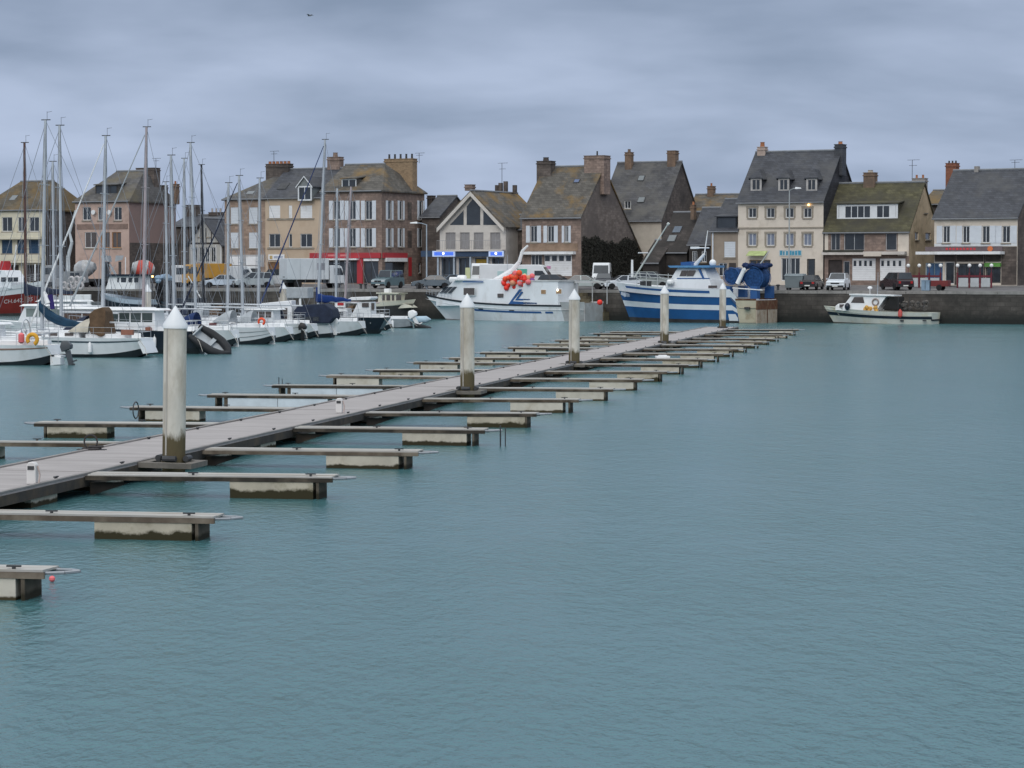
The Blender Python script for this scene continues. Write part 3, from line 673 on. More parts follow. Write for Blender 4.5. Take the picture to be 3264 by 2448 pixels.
# ---- H7 gable-fronted house with blue shop signs
h = House('gable_front_house', 'pale gable fronted house with triangular glazing and blue lit shop signs', 1402, 1612, DH, 11, 722, 605, 'front', render_g, render_g, slate_l); h.ax = h.W*.505; h.hr = h.F(1507, 612)[1]
def tri(pts, m, nm, out):
    P_ = [h.F(*p) for p in pts]; return MB().loft([[(x, -out, z) for x, z in P_], [(x, .02, z) for x, z in P_]]).build(nm, m, h.root)
tri([(1488,717),(1531,717),(1531,662),(1509,632),(1488,658)], glass, 'gable_window', .03); tri([(1434,717),(1478,717),(1478,670)], glass, 'gable_window', .03); tri([(1541,717),(1586,717),(1541,668)], glass, 'gable_window', .03)
for a, b in ((1400, 1507), (1507, 1614)):
    P0, P1 = h.F(a, 728 if a < 1450 else 612), h.F(b, 612 if a < 1450 else 728)
    MB().loft([[(P0[0], -.62, P0[1]-.45), (P1[0], -.62, P1[1]-.45), (P1[0], -.62, P1[1]+.02), (P0[0], -.62, P0[1]+.02)], [(P0[0], -.5, P0[1]-.45), (P1[0], -.5, P1[1]-.45), (P1[0], -.5, P1[1]+.02), (P0[0], -.5, P0[1]+.02)]]).build('bargeboard', render_g, h.root)
for a, b in ((1420, 1452), (1466, 1497), (1510, 1541), (1562, 1595)): h.window(a, 741, b, 795, cols=2, fm=M('grey_frame', (.35,.34,.34), .6), gm=M('drawn_blind', (.27,.26,.26), .7, .1), sill=False)
q = MB(); z0, z1 = h.F(1500, 797)[1], h.F(1500, 766)[1]
q.box(.1, h.W-.1, -.95, -.9, z1-.04, z1)
for i in range(34): x = .15+(h.W-.3)*i/33; q.box(x-.012, x+.012, -.94, -.915, z0, z1-.04)
q.build('balcony_rail', M('pale_rail', (.30,.30,.31), .5), h.root); h.panel('balcony_slab', 1404, 796, 1612, 801, render_g, out=1.0, th=1.0)
h.panel('shop_fascia', 1352, 799, 1614, 818, blue_f, out=.75, th=.15)
lit_b = M('lit_sign_blue', (.05,.12,.55), .4, .25, 2, emit=((.10,.22,.85), .55)); lit_w = M('lit_sign_border', (.45,.55,.75), .4, .05, emit=((.5,.62,.9), .35)); lit_s = M('sign_lamp', (.9,.9,.9), .4, 0, emit=((1,.95,1), 3.0))
for a, b in ((1391, 1462), (1570, 1617)):
    s_ = h.panel('lit_sign', a, 800, b, 818, lit_w, out=.95, th=.18); h.panel('sign_face', a+6, 803.5, b-4, 814.5, lit_b, out=.97, th=.015)
    u, v = h.F((a+b)/2, 808); MB().lathe([(.001,-.06),(.11,-.04),(.13,0)], axis='y', n=14).build('sign_lamp', lit_s, h.root, (u, -.99, v))
for a, b in ((1407, 1454), (1462, 1502), (1514, 1560), (1568, 1606)): h.window(a, 822, b, 900, cols=2, fm=M('blue_frame', (.10,.15,.22), .5), gm=glass, sill=False, name='shop_window')
for px in (1405, 1456, 1508, 1563): h.panel('shop_post', px-2.5, 818, px+2.5, 904, M('pale_blue_post', (.38,.44,.50), .5), out=.7, th=.12)
h.panel('yellow_display', 1518, 826, 1556, 846, M('yellow_display', (.30,.20,.03), .6, .3, 3), out=.02, th=.03)
h.chimney(1486, 590, 1516, 608, dd=.8, ty=.7, m=stone, pots=0, cap=True); h.antenna(1600, 520, 605, 8)
for px, py in ((1585, 590), (1596, 583), (1612, 578), (1641, 590)): h.chimney(px-5, py, px+6, 615, dd=9.5, ty=.4, m=stone_d, pots=0, cap=False)
h.finish()
# ---- link block between H7 and H8
h = House('link_block', 'narrow dark passage building between gable house and stone house', 1612, 1664, DH+3, 6, 730, 690, 'gable', stone_d, None, slate); h.panel('drainpipe', 1639, 735, 1642, 900, lead, out=.1); h.finish()
# ---- H8 stone house with big lichen roof
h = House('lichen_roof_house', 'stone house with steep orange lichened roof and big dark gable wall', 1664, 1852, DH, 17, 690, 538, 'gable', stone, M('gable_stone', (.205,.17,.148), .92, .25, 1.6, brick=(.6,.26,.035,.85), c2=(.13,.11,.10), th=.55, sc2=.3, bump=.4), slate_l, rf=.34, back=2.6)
for a, b in ((1690, 1712), (1745, 1766), (1799, 1812)): h.window(a, 720, b, 772, sh='lr', cols=2)
h.panel('stone_lintel', 1690, 776, 1842, 800, M('pinkish_course', (.27,.19,.135), .9), out=.04); h.panel('canopy', 1668, 802, 1836, 811, white, out=.8, th=.8)
h.panel('garage_lintel', 1735, 812, 1822, 815, framew, out=.06)
h.window(1735, 812, 1823, 880, cols=1, closed=white, sill=False, name='garage_door')
for i in range(4): h.panel('garage_pane', 1737+i*22.5, 814, 1752+i*22.5, 832, glass, out=-.005, th=.03)
h.window(1692, 812, 1728, 870, cols=3, fm=framew, sill=False, name='shop_window'); h.panel('pink_poster', 1738, 848, 1755, 857, M('pink_poster', (.62,.28,.45), .6), out=.0, th=.02)
h.chimney(1718, 515, 1773, 600, dd=5.2, ty=1.2, m=stone_d, pots=1, pr=.35, ph=.4, potm=stone_d); h.chimney(1872, 498, 1950, 620, ty=1.7, m=stone, pots=1, potm=dark, pr=.1, ph=.5)
h.skylight(1840, 580, .7, .6, M('bluish_patch', (.12,.16,.27), .5)); h.finish()
H8 = h
# ---- H9 tall slate house behind
h = House('tall_slate_house', 'tall slate roofed house with slim chimneys rising behind the ivy wall', 1905, 2108, 32, 13, 700, 524, 'gable', M('cream_gable', (.50,.45,.38), .88, .1), stone_d, M('slate_weathered', (.078,.078,.082), .78, .25, .9, brick=(.5,.25,.02,.65), c2=(.12,.115,.105), th=.55, sc2=.4), ang=-24)
h.chimney(1995, 487, 2022, 570, dd=6.0, ty=.7, m=brick_m, pots=1, pr=.2, potm=brick_m); h.chimney(2132, 482, 2168, 640, ty=1.2, m=brick_m, pots=0)
h.skylight(2045, 571, .8, .9); h.skylight(2045, 640, .9, .9); h.window(1990, 640, 2010, 665); h.finish()
# ---- ivy-covered yard wall
ivm = M('ivy_dark', (.026,.026,.020), .9, .45, 2)
q = MB(); rnd = random.Random(5)
a0, z0 = H8.R(1868, 885); a1, z1 = H8.R(2055, 760)
for i in range(7500):
    u = rnd.random(); y = .15 + u*16.6; top = 4.7 + .3*math.sin(y*.6) + .14*math.sin(y*1.7+1) + .4*rnd.random()
    zr_ = H8.hr if y < H8.yr else H8.hr-(H8.hr-H8.hb)*(y-H8.yr)/(H8.D-H8.yr)
    z = .2 + (min(top, zr_-.35)-.2)*rnd.random()**.8; x = H8.W + .04 + .12*rnd.random()
    r_ = .07 + .09*rnd.random(); n_ = Vector((1, rnd.uniform(-.7,.7), rnd.uniform(-.3,.8))).normalized(); a_ = n_.orthogonal().normalized(); b_ = n_.cross(a_); c_ = Vector((x, y, z))
    q.poly([c_-a_*r_, c_-b_*r_*.7, c_+a_*r_, c_+b_*r_*.7])
ivo = q.build('ivy', ivm, None, H8.P, H8.ang); tag(ivo, 'dark ivy matted over the foot of the big stone gable', 'ivy', kind='stuff')
barn_r = M('barn_roof', (.060,.052,.048), .85, .35, 1.0, brick=(.5,.25,.02,.65), c2=(.035,.032,.03), th=.5, sc2=.4)
barn_w = M('dark_barn_stone', (.060,.052,.047), .92, .35, 1.5, c2=(.03,.028,.027), th=.5, sc2=.3)  # very dark stone, mottled darker at random
h = House('dark_barn', 'dark low barn with two skylights behind the blue trawler', 2098, 2190, 20, 9, 800, 682, 'gable', barn_w, barn_w, barn_r)
h.skylight(2160, 735, 1.0, 1.1, M('blue_pane', (.10,.13,.17), .2)); h.skylight(2143, 763, 1.0, 1.1); h.finish()
h = House('dark_cottage', 'narrow dark cottage with steep slate roof right of the skylight barn', 2196, 2268, 19, 8, 775, 668, 'gable', barn_w, barn_w, slate); h.chimney(2205, 655, 2222, 700, ty=.7, m=brick_m, pots=1)
for a, b in ((2206, 2222), (2236, 2252)): h.window(a, 800, b, 835, cols=2)
h.finish()
h = House('lean_to', 'low dark lean-to shed beneath the tall slate house', 2050, 2100, 18, 7, 835, 770, 'gable', barn_w, barn_w, barn_r); h.finish()
h = House('mossy_ridge_house', 'house with orange mossy ridge and stub chimney behind small grey house', 2178, 2372, 40, 10, 705, 625, 'gable', stone_d, stone_d, slate_l, ang=-22); h.chimney(2258, 595, 2285, 660, ty=.9, m=brick_m, pots=1); h.finish()
h = House('low_slate_house', 'low slate roofed cottage with drainpipe left of small grey house', 2130, 2268, 24, 9, 760, 690, 'gable', stone_d, stone_d, slate); h.finish()
# ---- H12 small house
h = House('small_grey_house', 'small brownish house with white box dormer next to cream hotel', 2266, 2352, DH, 8.5, 733, 640, 'gable', M('brown_render', (.30,.25,.20), .88, .12, .8), None, slate)
h.window(2308, 770, 2344, 820, closed=shutter); h.window(2290, 838, 2318, 880, cols=2, sill=False); h.panel('door', 2324, 838, 2346, 900, dkwood, out=.02)
h.dormer(2284, 691, 2348, 730, 'flat', fm=M('dark_frame', (.03,.035,.045), .5), cols=1); h.panel('drainpipe', 2271, 733, 2275, 900, shutter, out=.12); h.finish()
# ---- H13 cream three-storey
h = House('cream_hotel', 'tall cream three storey house with slate roof, three dormers and lit lamp', 2352, 2624, DH, 10.5, 641, 491, 'gable', render_b, M('dark_slate_wall', (.045,.045,.052), .7, .25, 1.2, brick=(.5,.25,.02,.6)), slate)
for cx in (2398, 2456, 2517, 2574):
    h.window(cx-13, 663, cx+13, 694, cols=2, sur=granite); h.window(cx-13, 744, cx+13, 783, cols=2, sur=granite, gm=M('pale_curtain', (.20,.23,.30), .4, .2))
h.band(724, 729, granite, out=.08); h.band(642, 646, granite, out=.12)
for cx in (2410, 2498, 2587): h.dormer(cx-17, 541, cx+18, 611, 'hip', pyw=566, ft=.22, fm=M('stone_frame', (.42,.40,.38), .7), cheek=slate, cols=2)
h.chimney(2418, 470, 2450, 560, ty=.8, m=M('pale_brick', (.42,.33,.28), .9, .15, 2), pots=1, pr=.26, ph=.5, potm=pot_m); h.chimney(2666, 462, 2703, 560, ty=1.2, m=slate, pots=1, pr=.25, ph=.3)
h.window(2388, 828, 2456, 882, cols=3, fm=M('tan_frame', (.35,.25,.15), .6), sill=False, name='shop_window'); h.window(2490, 822, 2550, 895, cols=4, fm=framew, sill=False, name='shop_window'); h.window(2572, 825, 2598, 900, cols=1, fm=dkwood, sill=False, name='door')
a, z0, b, z1 = h.rect('F', 2388, 800, 2446, 814)
MB().loft([[(a, -.03, z1), (b, -.03, z1), (b, -.03, z1-.05), (a, -.03, z1-.05)], [(a, -.9, z0), (b, -.9, z0), (b, -.9, z0-.05), (a, -.9, z0-.05)]]).build('awning', M('lime_awning', (.42,.50,.22), .7), h.root)
lt = M('turquoise_lettering', (.05,.28,.42), .5)
h.panel('sign_board', 2484, 797, 2556, 816, M('pale_sign', (.48,.53,.52), .6), out=.06)
for i, (w_, t_) in enumerate(((7, 0), (5, 4), (6, 2), (8, 0), (7, 3), (7, 1), (9, 0))): h.panel('sign_letter', 2487+i*9.6, 799+t_*.6, 2487+i*9.6+w_, 813, lt, out=.075, th=.012)
u, v = h.F(2579, 653); MB().ball((u, -.16, v), .11, 12).build('wall_lamp', M('lit_lamp', (.9,.7,.4), .4, 0, emit=((1,.62,.22), 5.0)), h.root)
h.finish()
# ---- H14 green roofed house
h = House('green_roof_house', 'house with green mossy roof, wide white dormer and two garage doors', 2628, 2898, DH, 9.5, 735, 590, 'gable', stone, render_o, slate_v)
dm = h.dormer(2668, 650, 2862, 700, 'flat', cols=9, fm=framew, rm=slate_v, ft=.2)
for o_ in [c for c in dm.children if c.name.startswith('pane')]:
    i_ = [c for c in dm.children if c.name.startswith('pane')].index(o_)
    if i_ in (0, 5, 8): o_.data.materials[0] = framew
h.panel('pale_quoin', 2629, 742, 2640, 800, render_b, out=.04); h.panel('pale_quoin', 2862, 742, 2897, 816, render_b, out=.04)
for a, b, c_ in ((2648, 2678, 2), (2690, 2755, 2), (2823, 2858, 1)): h.window(a, 742, b, 798, cols=c_, fm=M('pale_frame', (.45,.46,.47), .5), gm=glass, sill=False)
h.panel('balcony_slab', 2628, 802, 2892, 812, render_g, out=.9, th=.9); h.panel('planter', 2632, 797, 2760, 804, M('planter', (.05,.05,.04), .8), out=.92, th=.25)
h.panel('white_panel', 2762, 805, 2818, 817, render_b, out=.96, th=.04)
for a, b in ((2716, 2791), (2804, 2886)):
    h.window(a, 824, b, 894, cols=1, closed=white, sill=False, name='garage_door')
    for i in range(4): h.panel('garage_pane', a+5+i*(b-a-8)/4, 831, a+5+i*(b-a-8)/4+8, 848, glass, out=-.005, th=.03)
h.window(2640, 828, 2685, 895, cols=1, gm=dkwood, fm=dkwood, sill=False, name='porch'); h.window(2688, 832, 2708, 890, cols=1, fm=M('pale_frame', (.45,.46,.47)), sill=False, name='door')
h.chimney(2757, 552, 2802, 620, ty=1.0, m=brick_m, pots=1, pr=.3, ph=.25, potm=M('pale_cap', (.45,.40,.33), .8)); h.chimney(2912, 570, 2962, 640, dd=6, ty=1.0, m=M('grey_chimney', (.30,.28,.26), .85), pots=2)
h.window(2945, 648, 2955, 678, 'R', cols=1) ; h.window(2917, 740, 2928, 764, 'R', cols=1); h.window(2950, 742, 2967, 764, 'R', cols=1)
h.antenna(2908, 510, 590, 7); h.finish()
h = House('brown_back_house', 'sliver of brown roof between green roofed house and slate corner house', 2940, 3040, 30, 8, 650, 612, 'gable', stone_d, stone_d, slate_o); h.finish()
# ---- H15 right-hand house with café
h = House('cafe_house', 'white shuttered house above red cafe terrace with broad slate roof', 2977, 3243, DH-1, 11, 692, 550, 'gable', render_b, stone_d, slate, ang=-31)
for a, b in ((3005, 3028), (3068, 3091), (3130, 3155), (3194, 3220)): h.window(a, 720, b, 774, cols=2, sh='lr', shw=.8)
h.panel('white_base_course', 2979, 776, 3242, 785, framew, out=.03); [h.panel('stone_pier', a, 786, b, 908, stone_d, out=.03, th=.025) for a, b in ((3043, 3049), (3136, 3141), (3192, 3241))]; [h.panel('dark_lintel', a, 812, b, 834, stone_d, out=.03, th=.025) for a, b in ((2980, 3043), (3050, 3135), (3142, 3191))]
h.panel('sign_fascia', 2955, 786, 3200, 801, M('brown_fascia', (.13,.10,.105), .7), out=.5, th=.1)
lr = M('red_lettering', (.45,.05,.06), .5)
for i in range(9): h.panel('sign_letter', 3020+i*11, 790, 3020+i*11+7.5, 797, lr, out=.52, th=.012)
u, v = h.F(3162, 793); MB().lathe([(.28, -.02), (.28, .02)], axis='y', n=16).build('sign_disc', M('orange_disc', (.55,.16,.06), .5), h.root, (u, -.54, v))
h.panel('awning', 2936, 802, 3204, 811, white, out=1.5, th=1.4)
h.window(2950, 838, 3005, 900, cols=2, fm=M('pale_blue_frame', (.36,.46,.52), .5), gm=M('blue_tinted', (.06,.12,.22), .2), sill=False, name='shop_window'); h.window(3012, 835, 3042, 905, cols=1, fm=framew, sill=False, name='door')
h.window(3050, 840, 3135, 902, cols=3, fm=dark, sill=False, name='shop_window'); h.panel('green_awning', 3142, 838, 3192, 850, M('green_sign', (.14,.36,.08), .6), out=.4, th=.35); h.window(3142, 852, 3190, 902, cols=2, fm=dark, sill=False, name='shop_window')
h.chimney(3020, 522, 3062, 610, dd=6.5, ty=1.0, m=brick_r, pots=3, potm=dark, ph=.25, pr=.1); h.chimney(3108, 530, 3126, 560, ty=.5, m=M('grey_chimney', (.30,.28,.26)), pots=0, cap=False)
h.antenna(3235, 510, 545); h.finish()
h = House('right_edge_house', 'dark stone building at the street end beyond the cafe house', 3252, 3420, DH+10, 9, 700, 560, 'gable', stone_d, stone_d, slate); h.finish()
# ================================================================== VEHICLES
tyre = M('tyre', (.018,.018,.019), .85, .2); rim = M('wheel_rim', (.35,.36,.37), .4, .1, metal=.6)
headl = M('headlamp', (.6,.62,.63), .15, .05, spec=.7); taill = M('tail_lamp', (.4,.03,.03), .3, .1); plate = M('number_plate', (.7,.7,.66), .5, .03); trim = M('plastic_trim', (.03,.03,.032), .7, .2)
def paint(n, c, r=.25): return M('car_'+n, c, r, .08, .7, spec=.6)
def wheel(root, x, y, r, w_=.2):
    o = MB().lathe([(r*.6, -w_/2), (r*.95, -w_/2), (r, -w_*.3), (r, w_*.3), (r*.95, w_/2), (r*.6, w_/2)], axis='y', n=18).build('wheel', tyre, root, (x, y, r), smooth=True)
    MB().lathe([(r*.62, -w_*.42), (r*.5, -w_*.3), (.04, -w_*.38)], axis='y', n=12).lathe([(r*.62, w_*.42), (r*.5, w_*.3), (.04, w_*.38)], axis='y', n=12).build('rim', rim, o)
def quadpanel(a, b, c, d, ins, out, nm, m, root):
    a, b, c, d = map(Vector, (a, b, c, d)); ctr = (a+b+c+d)/4; n = (b-a).cross(d-a).normalized()
    if n.dot(ctr - Vector((0, 0, ctr.z-.2))) < 0: n = -n
    P_ = [p + (ctr-p)*ins for p in (a, b, c, d)]
    return MB().loft([[p - n*.01 for p in P_], [p + n*out for p in P_]]).build(nm, m, root)
CARS = {  # L, W, H, belt, wheel r, hood x, cabin base (x0,x1), cabin top (x0,x1)
 'hatch': (4.0, 1.7, 1.45, .92, .31, (-1.93, .95), (-1.55, .10)), 'suv': (4.3, 1.82, 1.68, 1.05, .36, (-2.05, 1.0), (-1.75, .25)),
 'offroad': (4.2, 1.8, 1.95, 1.15, .38, (-2.05, .75), (-2.0, .45)), 'saloon': (4.4, 1.75, 1.42, .90, .31, (-1.7, 1.1), (-1.0, .25)), 'mpv': (4.4, 1.8, 1.7, 1.0, .33, (-2.1, 1.35), (-1.9, .35))}
def car(kind, px, d, head, m, label, group='vehicles on the quay', rack=False):
    L, W, H, B, r, cb_, ct = CARS[kind]; h2 = W/2; x0, x1 = -L/2, L/2
    p = qw(qs(px, d), d); root = thing('parked_car', label, 'car', (p.x, p.y, gz(d)-.02), D2R(head), group)
    def arch(cx): return [(cx-r*1.22, .28), (cx-r*.9, .28+r*.75), (cx, .3+r*1.05), (cx+r*.9, .28+r*.75), (cx+r*1.22, .28)]
    wx0, wx1 = x0+.78, x1-.80
    side = [(x0+.02, .28)] + arch(wx0) + arch(wx1) + [(x1-.04, .28), (x1, .5), (x1-.04, B*.74), (x1-.25, B*.86), (cb_[1], B), (cb_[0], B+.01), (x0, B*.85)]
    MB().prism(side, -h2, h2, 0, .05).build('body', m, root, bevel=.05)
    tw = h2-.2; bw = h2-.06
    b4 = [(cb_[0], -bw, B), (cb_[1], -bw, B), (cb_[1], bw, B), (cb_[0], bw, B)]; t4 = [(ct[0], -tw, H), (ct[1], -tw, H), (ct[1], tw, H), (ct[0], tw, H)]
    c_ = MB().loft([b4, t4]).build('cabin', m, root, bevel=.05)
    quadpanel(b4[1], b4[2], t4[2], t4[1], .10, .012, 'windscreen', glass, root); quadpanel(b4[0], b4[3], t4[3], t4[0], .16, .012, 'rear_window', glass, root)
    for s_ in (0, 1):
        A, B_, C, D_ = (b4[0], b4[1], t4[1], t4[0]) if s_ == 0 else (b4[3], b4[2], t4[2], t4[3])
        A, B_, C, D_ = map(Vector, (A, B_, C, D_)); n = 2 if kind in ('hatch', 'saloon') else 3
        for i in range(n):
            f0, f1 = i/n, (i+1)/n
            quadpanel(A.lerp(B_, f0), A.lerp(B_, f1), D_.lerp(C, f1), D_.lerp(C, f0), .13, .012, 'side_window', glass, root)
    for x in (wx0, wx1):
        for y in (-h2+.1, h2-.1): wheel(root, x, y, r)
    for y in (-h2+.28, h2-.28):
        MB().box(x1-.14, x1+.005, y-.2, y+.2, B*.62, B*.76).build('headlight', headl, root); MB().box(x0-.006, x0+.1, y-.12, y+.12, B*.62, B*.85).build('tail_light', taill, root)
        MB().box(.62, .78, (y/abs(y))*(h2+.0)-.02, (y/abs(y))*(h2+.14), B, B+.13).build('mirror', m, root)
    MB().box(x1-.06, x1+.02, -h2+.08, h2-.08, .28, .48).build('front_bumper', trim, root); MB().box(x0-.02, x0+.06, -h2+.08, h2-.08, .3, .5).build('rear_bumper', trim, root)
    MB().box(x1-.06, x1+.012, -.42, .42, B*.58, B*.72).build('grille', trim, root)
    MB().box(x1+.02, x1+.032, -.26, .26, .36, .47).build('number_plate', plate, root); MB().box(x0-.034, x0-.021, -.26, .26, .36, .47).build('number_plate', plate, root)
    if kind in ('offroad',): MB().lathe([(.34, 0), (.36, .1), (.3, .2)], (x0-.21, 0, 1.0), 16, axis='x').build('spare_wheel', tyre, root)
    if rack: MB().box(ct[0], ct[1], -tw+.02, -tw+.06, H, H+.08).box(ct[0], ct[1], tw-.06, tw-.02, H, H+.08).build('roof_bar', trim, root)
    return root
def van(px, d, head, m, label, L=5.2, W=1.95, H=2.4, nose=1.1, stick=None, rwin=False, name='parked_van', cat='van', box=None):
    p = qw(qs(px, d), d); root = thing(name, label, cat, (p.x, p.y, gz(d)-.02), D2R(head), 'vehicles on the quay'); h2 = W/2; x0, x1 = -L/2, L/2; r = .34
    def arch(cx): return [(cx-r*1.22, .3), (cx-r*.9, .3+r*.75), (cx, .32+r*1.05), (cx+r*.9, .3+r*.75), (cx+r*1.22, .3)]
    wx0, wx1 = x0+1.0, x1-.85
    side = [(x0, .3)] + arch(wx0) + arch(wx1) + [(x1, .3), (x1, .85), (x1-.12, 1.08), (x1-nose*.62, 1.28), (x1-nose*1.25, H-.12), (x1-nose*1.5, H), (x0+.08, H), (x0, H-.1)]
    MB().prism(side, -h2, h2, 0, .10).build('body', m, root, bevel=.06)
    zt = lambda x: 1.3 + (x1-nose*.62-x)/(nose*.63)*(H-.12-1.3)
    a, b = x1-nose*.66, x1-nose*1.16
    quadpanel((a, -h2+.16, zt(a)), (a, h2-.16, zt(a)), (b, h2-.2, zt(b)), (b, -h2+.2, zt(b)), .02, .02, 'windscreen', glass, root)
    for s_ in (-1, 1):
        q = MB(); y = s_*(h2-.045); xa, xb = x1-nose*2.0, x1-nose*.85
        q.loft([[(xa, y, 1.3), (xb, y, 1.3), (x1-nose*1.3, y-s_*.05, 1.95), (xa, y-s_*.05, 1.95)], [(xa, y+s_*.014, 1.3), (xb, y+s_*.014, 1.3), (x1-nose*1.3, y-s_*.036, 1.95), (xa, y-s_*.036, 1.95)]]).build('cab_window', glass, root)
        if stick:
            for (u0, u1, v0, v1, mm) in stick: MB().box(x0+u0, x0+u1, min(s_*(h2-.10), s_*(h2-.02)), max(s_*(h2-.10), s_*(h2-.02)), v0, v1).build('side_panel', mm, root)
        MB().box(x1-.18, x1+.008, s_*(h2-.32)-.18, s_*(h2-.32)+.18, .72, .92).build('headlight', headl, root); MB().box(x0-.008, x0+.05, s_*(h2-.14)-.07, s_*(h2-.14)+.07, .8, 1.3).build('tail_light', taill, root)
        MB().box(x1-nose-.1, x1-nose+.05, s_*h2-.02*s_-.04, s_*h2+.16*s_, 1.3, 1.55).build('mirror', trim, root)
        for x in (wx0, wx1): wheel(root, x, s_*(h2-.12), r)
    if rwin: MB().box(x0-.012, x0+.02, -.8, .8, 1.35, 2.0).build('rear_window', glass, root)
    MB().box(x1-.05, x1+.03, -h2+.05, h2-.05, .3, .6).build('front_bumper', trim, root); MB().box(x1+.03, x1+.042, -.26, .26, .4, .51).build('number_plate', plate, root); MB().box(x0-.02, x0-.005, -.26, .26, .6, .71).build('number_plate', plate, root)
    return root
carw, cars, carb, cark, carg = paint('white', (.62,.66,.70)), paint('silver', (.36,.41,.43)), paint('ice_blue', (.50,.58,.66)), paint('black', (.018,.017,.02)), paint('green', (.12,.18,.20))
car('suv', 2672, 1.9, -106, carw, 'white sport utility car parked before the garage doors', rack=True)
car('mpv', 2858, 3.6, 105, paint('maroon', (.035,.018,.022)), 'dark maroon people carrier parked by the cafe terrace')
car('hatch', 2588, 3.2, 70, paint('charcoal', (.02,.02,.022)), 'black hatchback parked beside the grey waste container')
car('offroad', 1236, 3.4, -118, carg, 'grey green off-road car with spare wheel outside red shop')
car('saloon', 704, 4.0, -165, carb, 'pale ice blue car parked in front of the shuttered house', rack=False)
car('mpv', 806, 4.5, -160, cars, 'silver people carrier parked nose to tail with pale blue car')
car('hatch', 1428, 4.5, -150, paint('slate_blue', (.09,.13,.18)), 'slate blue hatchback parked outside the blue lit shop')
car('saloon', 1380, 3.0, 172, paint('petrol', (.07,.10,.125)), 'dark petrol blue saloon at the quay edge by blue lamp post')
car('hatch', 1776, 5.0, -20, paint('dark_grey', (.045,.045,.05)), 'dark grey hatchback in front of the white garage door')
car('saloon', 1866, 3.0, -14, paint('pale_green', (.36,.41,.40)), 'pale silver green car parked above harbour steps')
car('saloon', 1985, 2.6, -165, carw, 'white saloon parked above the blue trawler bow')
car('mpv', 2078, 6.5, -20, paint('grey_green', (.23,.26,.25)), 'grey estate car parked against the dark barn')
car('hatch', 1925, 9.0, -95, paint('midnight', (.03,.035,.045)), 'midnight blue hatchback in front of the white camper by ivy wall')
mint = M('mint_panel', (.10,.40,.30), .5, .08); aqua = M('aqua_sticker', (.42,.58,.58), .5, .05)
van(1532, 6.0, -92, paint('van_white', (.66,.68,.69)), 'white camper van facing the harbour behind the white vessel', L=5.4, H=2.6, nose=.8)
van(1610, 5.0, -14, paint('van_white', (.66,.68,.69)), 'white panel van with aqua stickers behind the white vessel', H=2.55, stick=((2.0, 2.7, 1.25, 1.8, aqua), (1.9, 2.9, 1.0, 1.15, aqua)))
van(1698, 6.0, -14, paint('van_white', (.66,.68,.69)), 'white van with mint green side panel behind the orange buoys', H=2.45, stick=((.6, 2.2, .6, 2.0, mint),))
van(1918, 12.0, -95, paint('van_white', (.66,.68,.69)), 'white camper parked against the ivy covered gable', H=2.5, L=4.8)
van(790, 7.2, -35, paint('van_white2', (.55,.57,.58)), 'white delivery van behind the silver people carrier', H=2.3, L=4.6)
van(880, 7.5, -160, paint('van_white2', (.55,.57,.58)), 'low white pickup car under the tan shop front', H=1.6, L=4.2)
# box truck
def box_truck(px, d, head, label, L=6.8, H=3.25, name='box_truck', bodym=None, cabm=None, body=True):
    p = qw(qs(px, d), d); r = thing(name, label, 'truck', (p.x, p.y, gz(d)-.02), D2R(head), 'vehicles on the quay'); x0, x1 = -L/2, L/2; bodym = bodym or paint('box_white', (.60,.63,.65)); cabm = cabm or bodym
    if body:
        o = MB().box(x0, x1-1.9, -1.15, 1.15, .95, H).build('cargo_box', bodym, r, bevel=.04)
        for y in (-1.08, .02): MB().box(x0-.025, x0-.002, y, y+1.06, 1.05, H-.1).build('rear_door', bodym, o)
        MB().box(x0-.04, x0-.026, -.5, .1, 1.2, 1.27).build('door_bar', dark, o); MB().box(x1-3.3, x1-2.4, -1.165, -1.152, 2.0, 2.75).build('side_poster', M('grey_poster', (.28,.28,.31), .5, .3, 3), o)
        for x in (x0+1.5, x0+3.0): MB().box(x-.02, x+.02, -1.17, -1.152, 1.0, H-.05).build('panel_rib', M('rib_grey', (.42,.45,.47), .5), o)
    MB().box(x0+.1, x1-.3, -.5, .5, .62, .94).build('chassis', dark, r)
    cabp = [(x1-1.75, .55), (x1, .55), (x1, 1.35), (x1-.28, 2.35), (x1-.55, 2.5), (x1-1.75, 2.5)]
    c_ = MB().prism(cabp, -1.08, 1.08, 0, .08).build('cab', cabm, r, bevel=.05)
    quadpanel((x1-.02, -.95, 1.4), (x1-.02, .95, 1.4), (x1-.27, .92, 2.3), (x1-.27, -.92, 2.3), .03, .015, 'windscreen', glass, r)
    for s_ in (-1, 1):
        y = s_*1.03; MB().loft([[(x1-1.2, y, 1.45), (x1-.15, y, 1.45), (x1-.4, y, 2.2), (x1-1.2, y, 2.2)], [(x1-1.2, y+s_*.04, 1.45), (x1-.15, y+s_*.04, 1.45), (x1-.4, y+s_*.01, 2.2), (x1-1.2, y+s_*.01, 2.2)]]).build('cab_window', glass, r)
        MB().box(x1-.05, x1+.01, s_*.75-.2, s_*.75+.2, .75, .95).build('headlight', headl, r); MB().box(x1-.2, x1-.05, s_*1.12-.1, s_*1.12+.1, 1.6, 2.0).build('mirror', dark, r)
        for x in (x0+1.3, x1-.85): wheel(r, x, s_*.92, .46, .28)
    MB().box(x1-.06, x1+.04, -1.05, 1.05, .4, .68).build('front_bumper', cabm, r)
    return r
box_truck(995, 2.6, 28, 'white box truck with grey poster parked on the quay before red shop')
t = box_truck(655, 8.0, -145, 'yellow tipper truck parked before the half-timbered house', L=5.6, H=2.6, name='yellow_truck', bodym=M('yellow_truck', (.50,.27,.05), .5, .12))
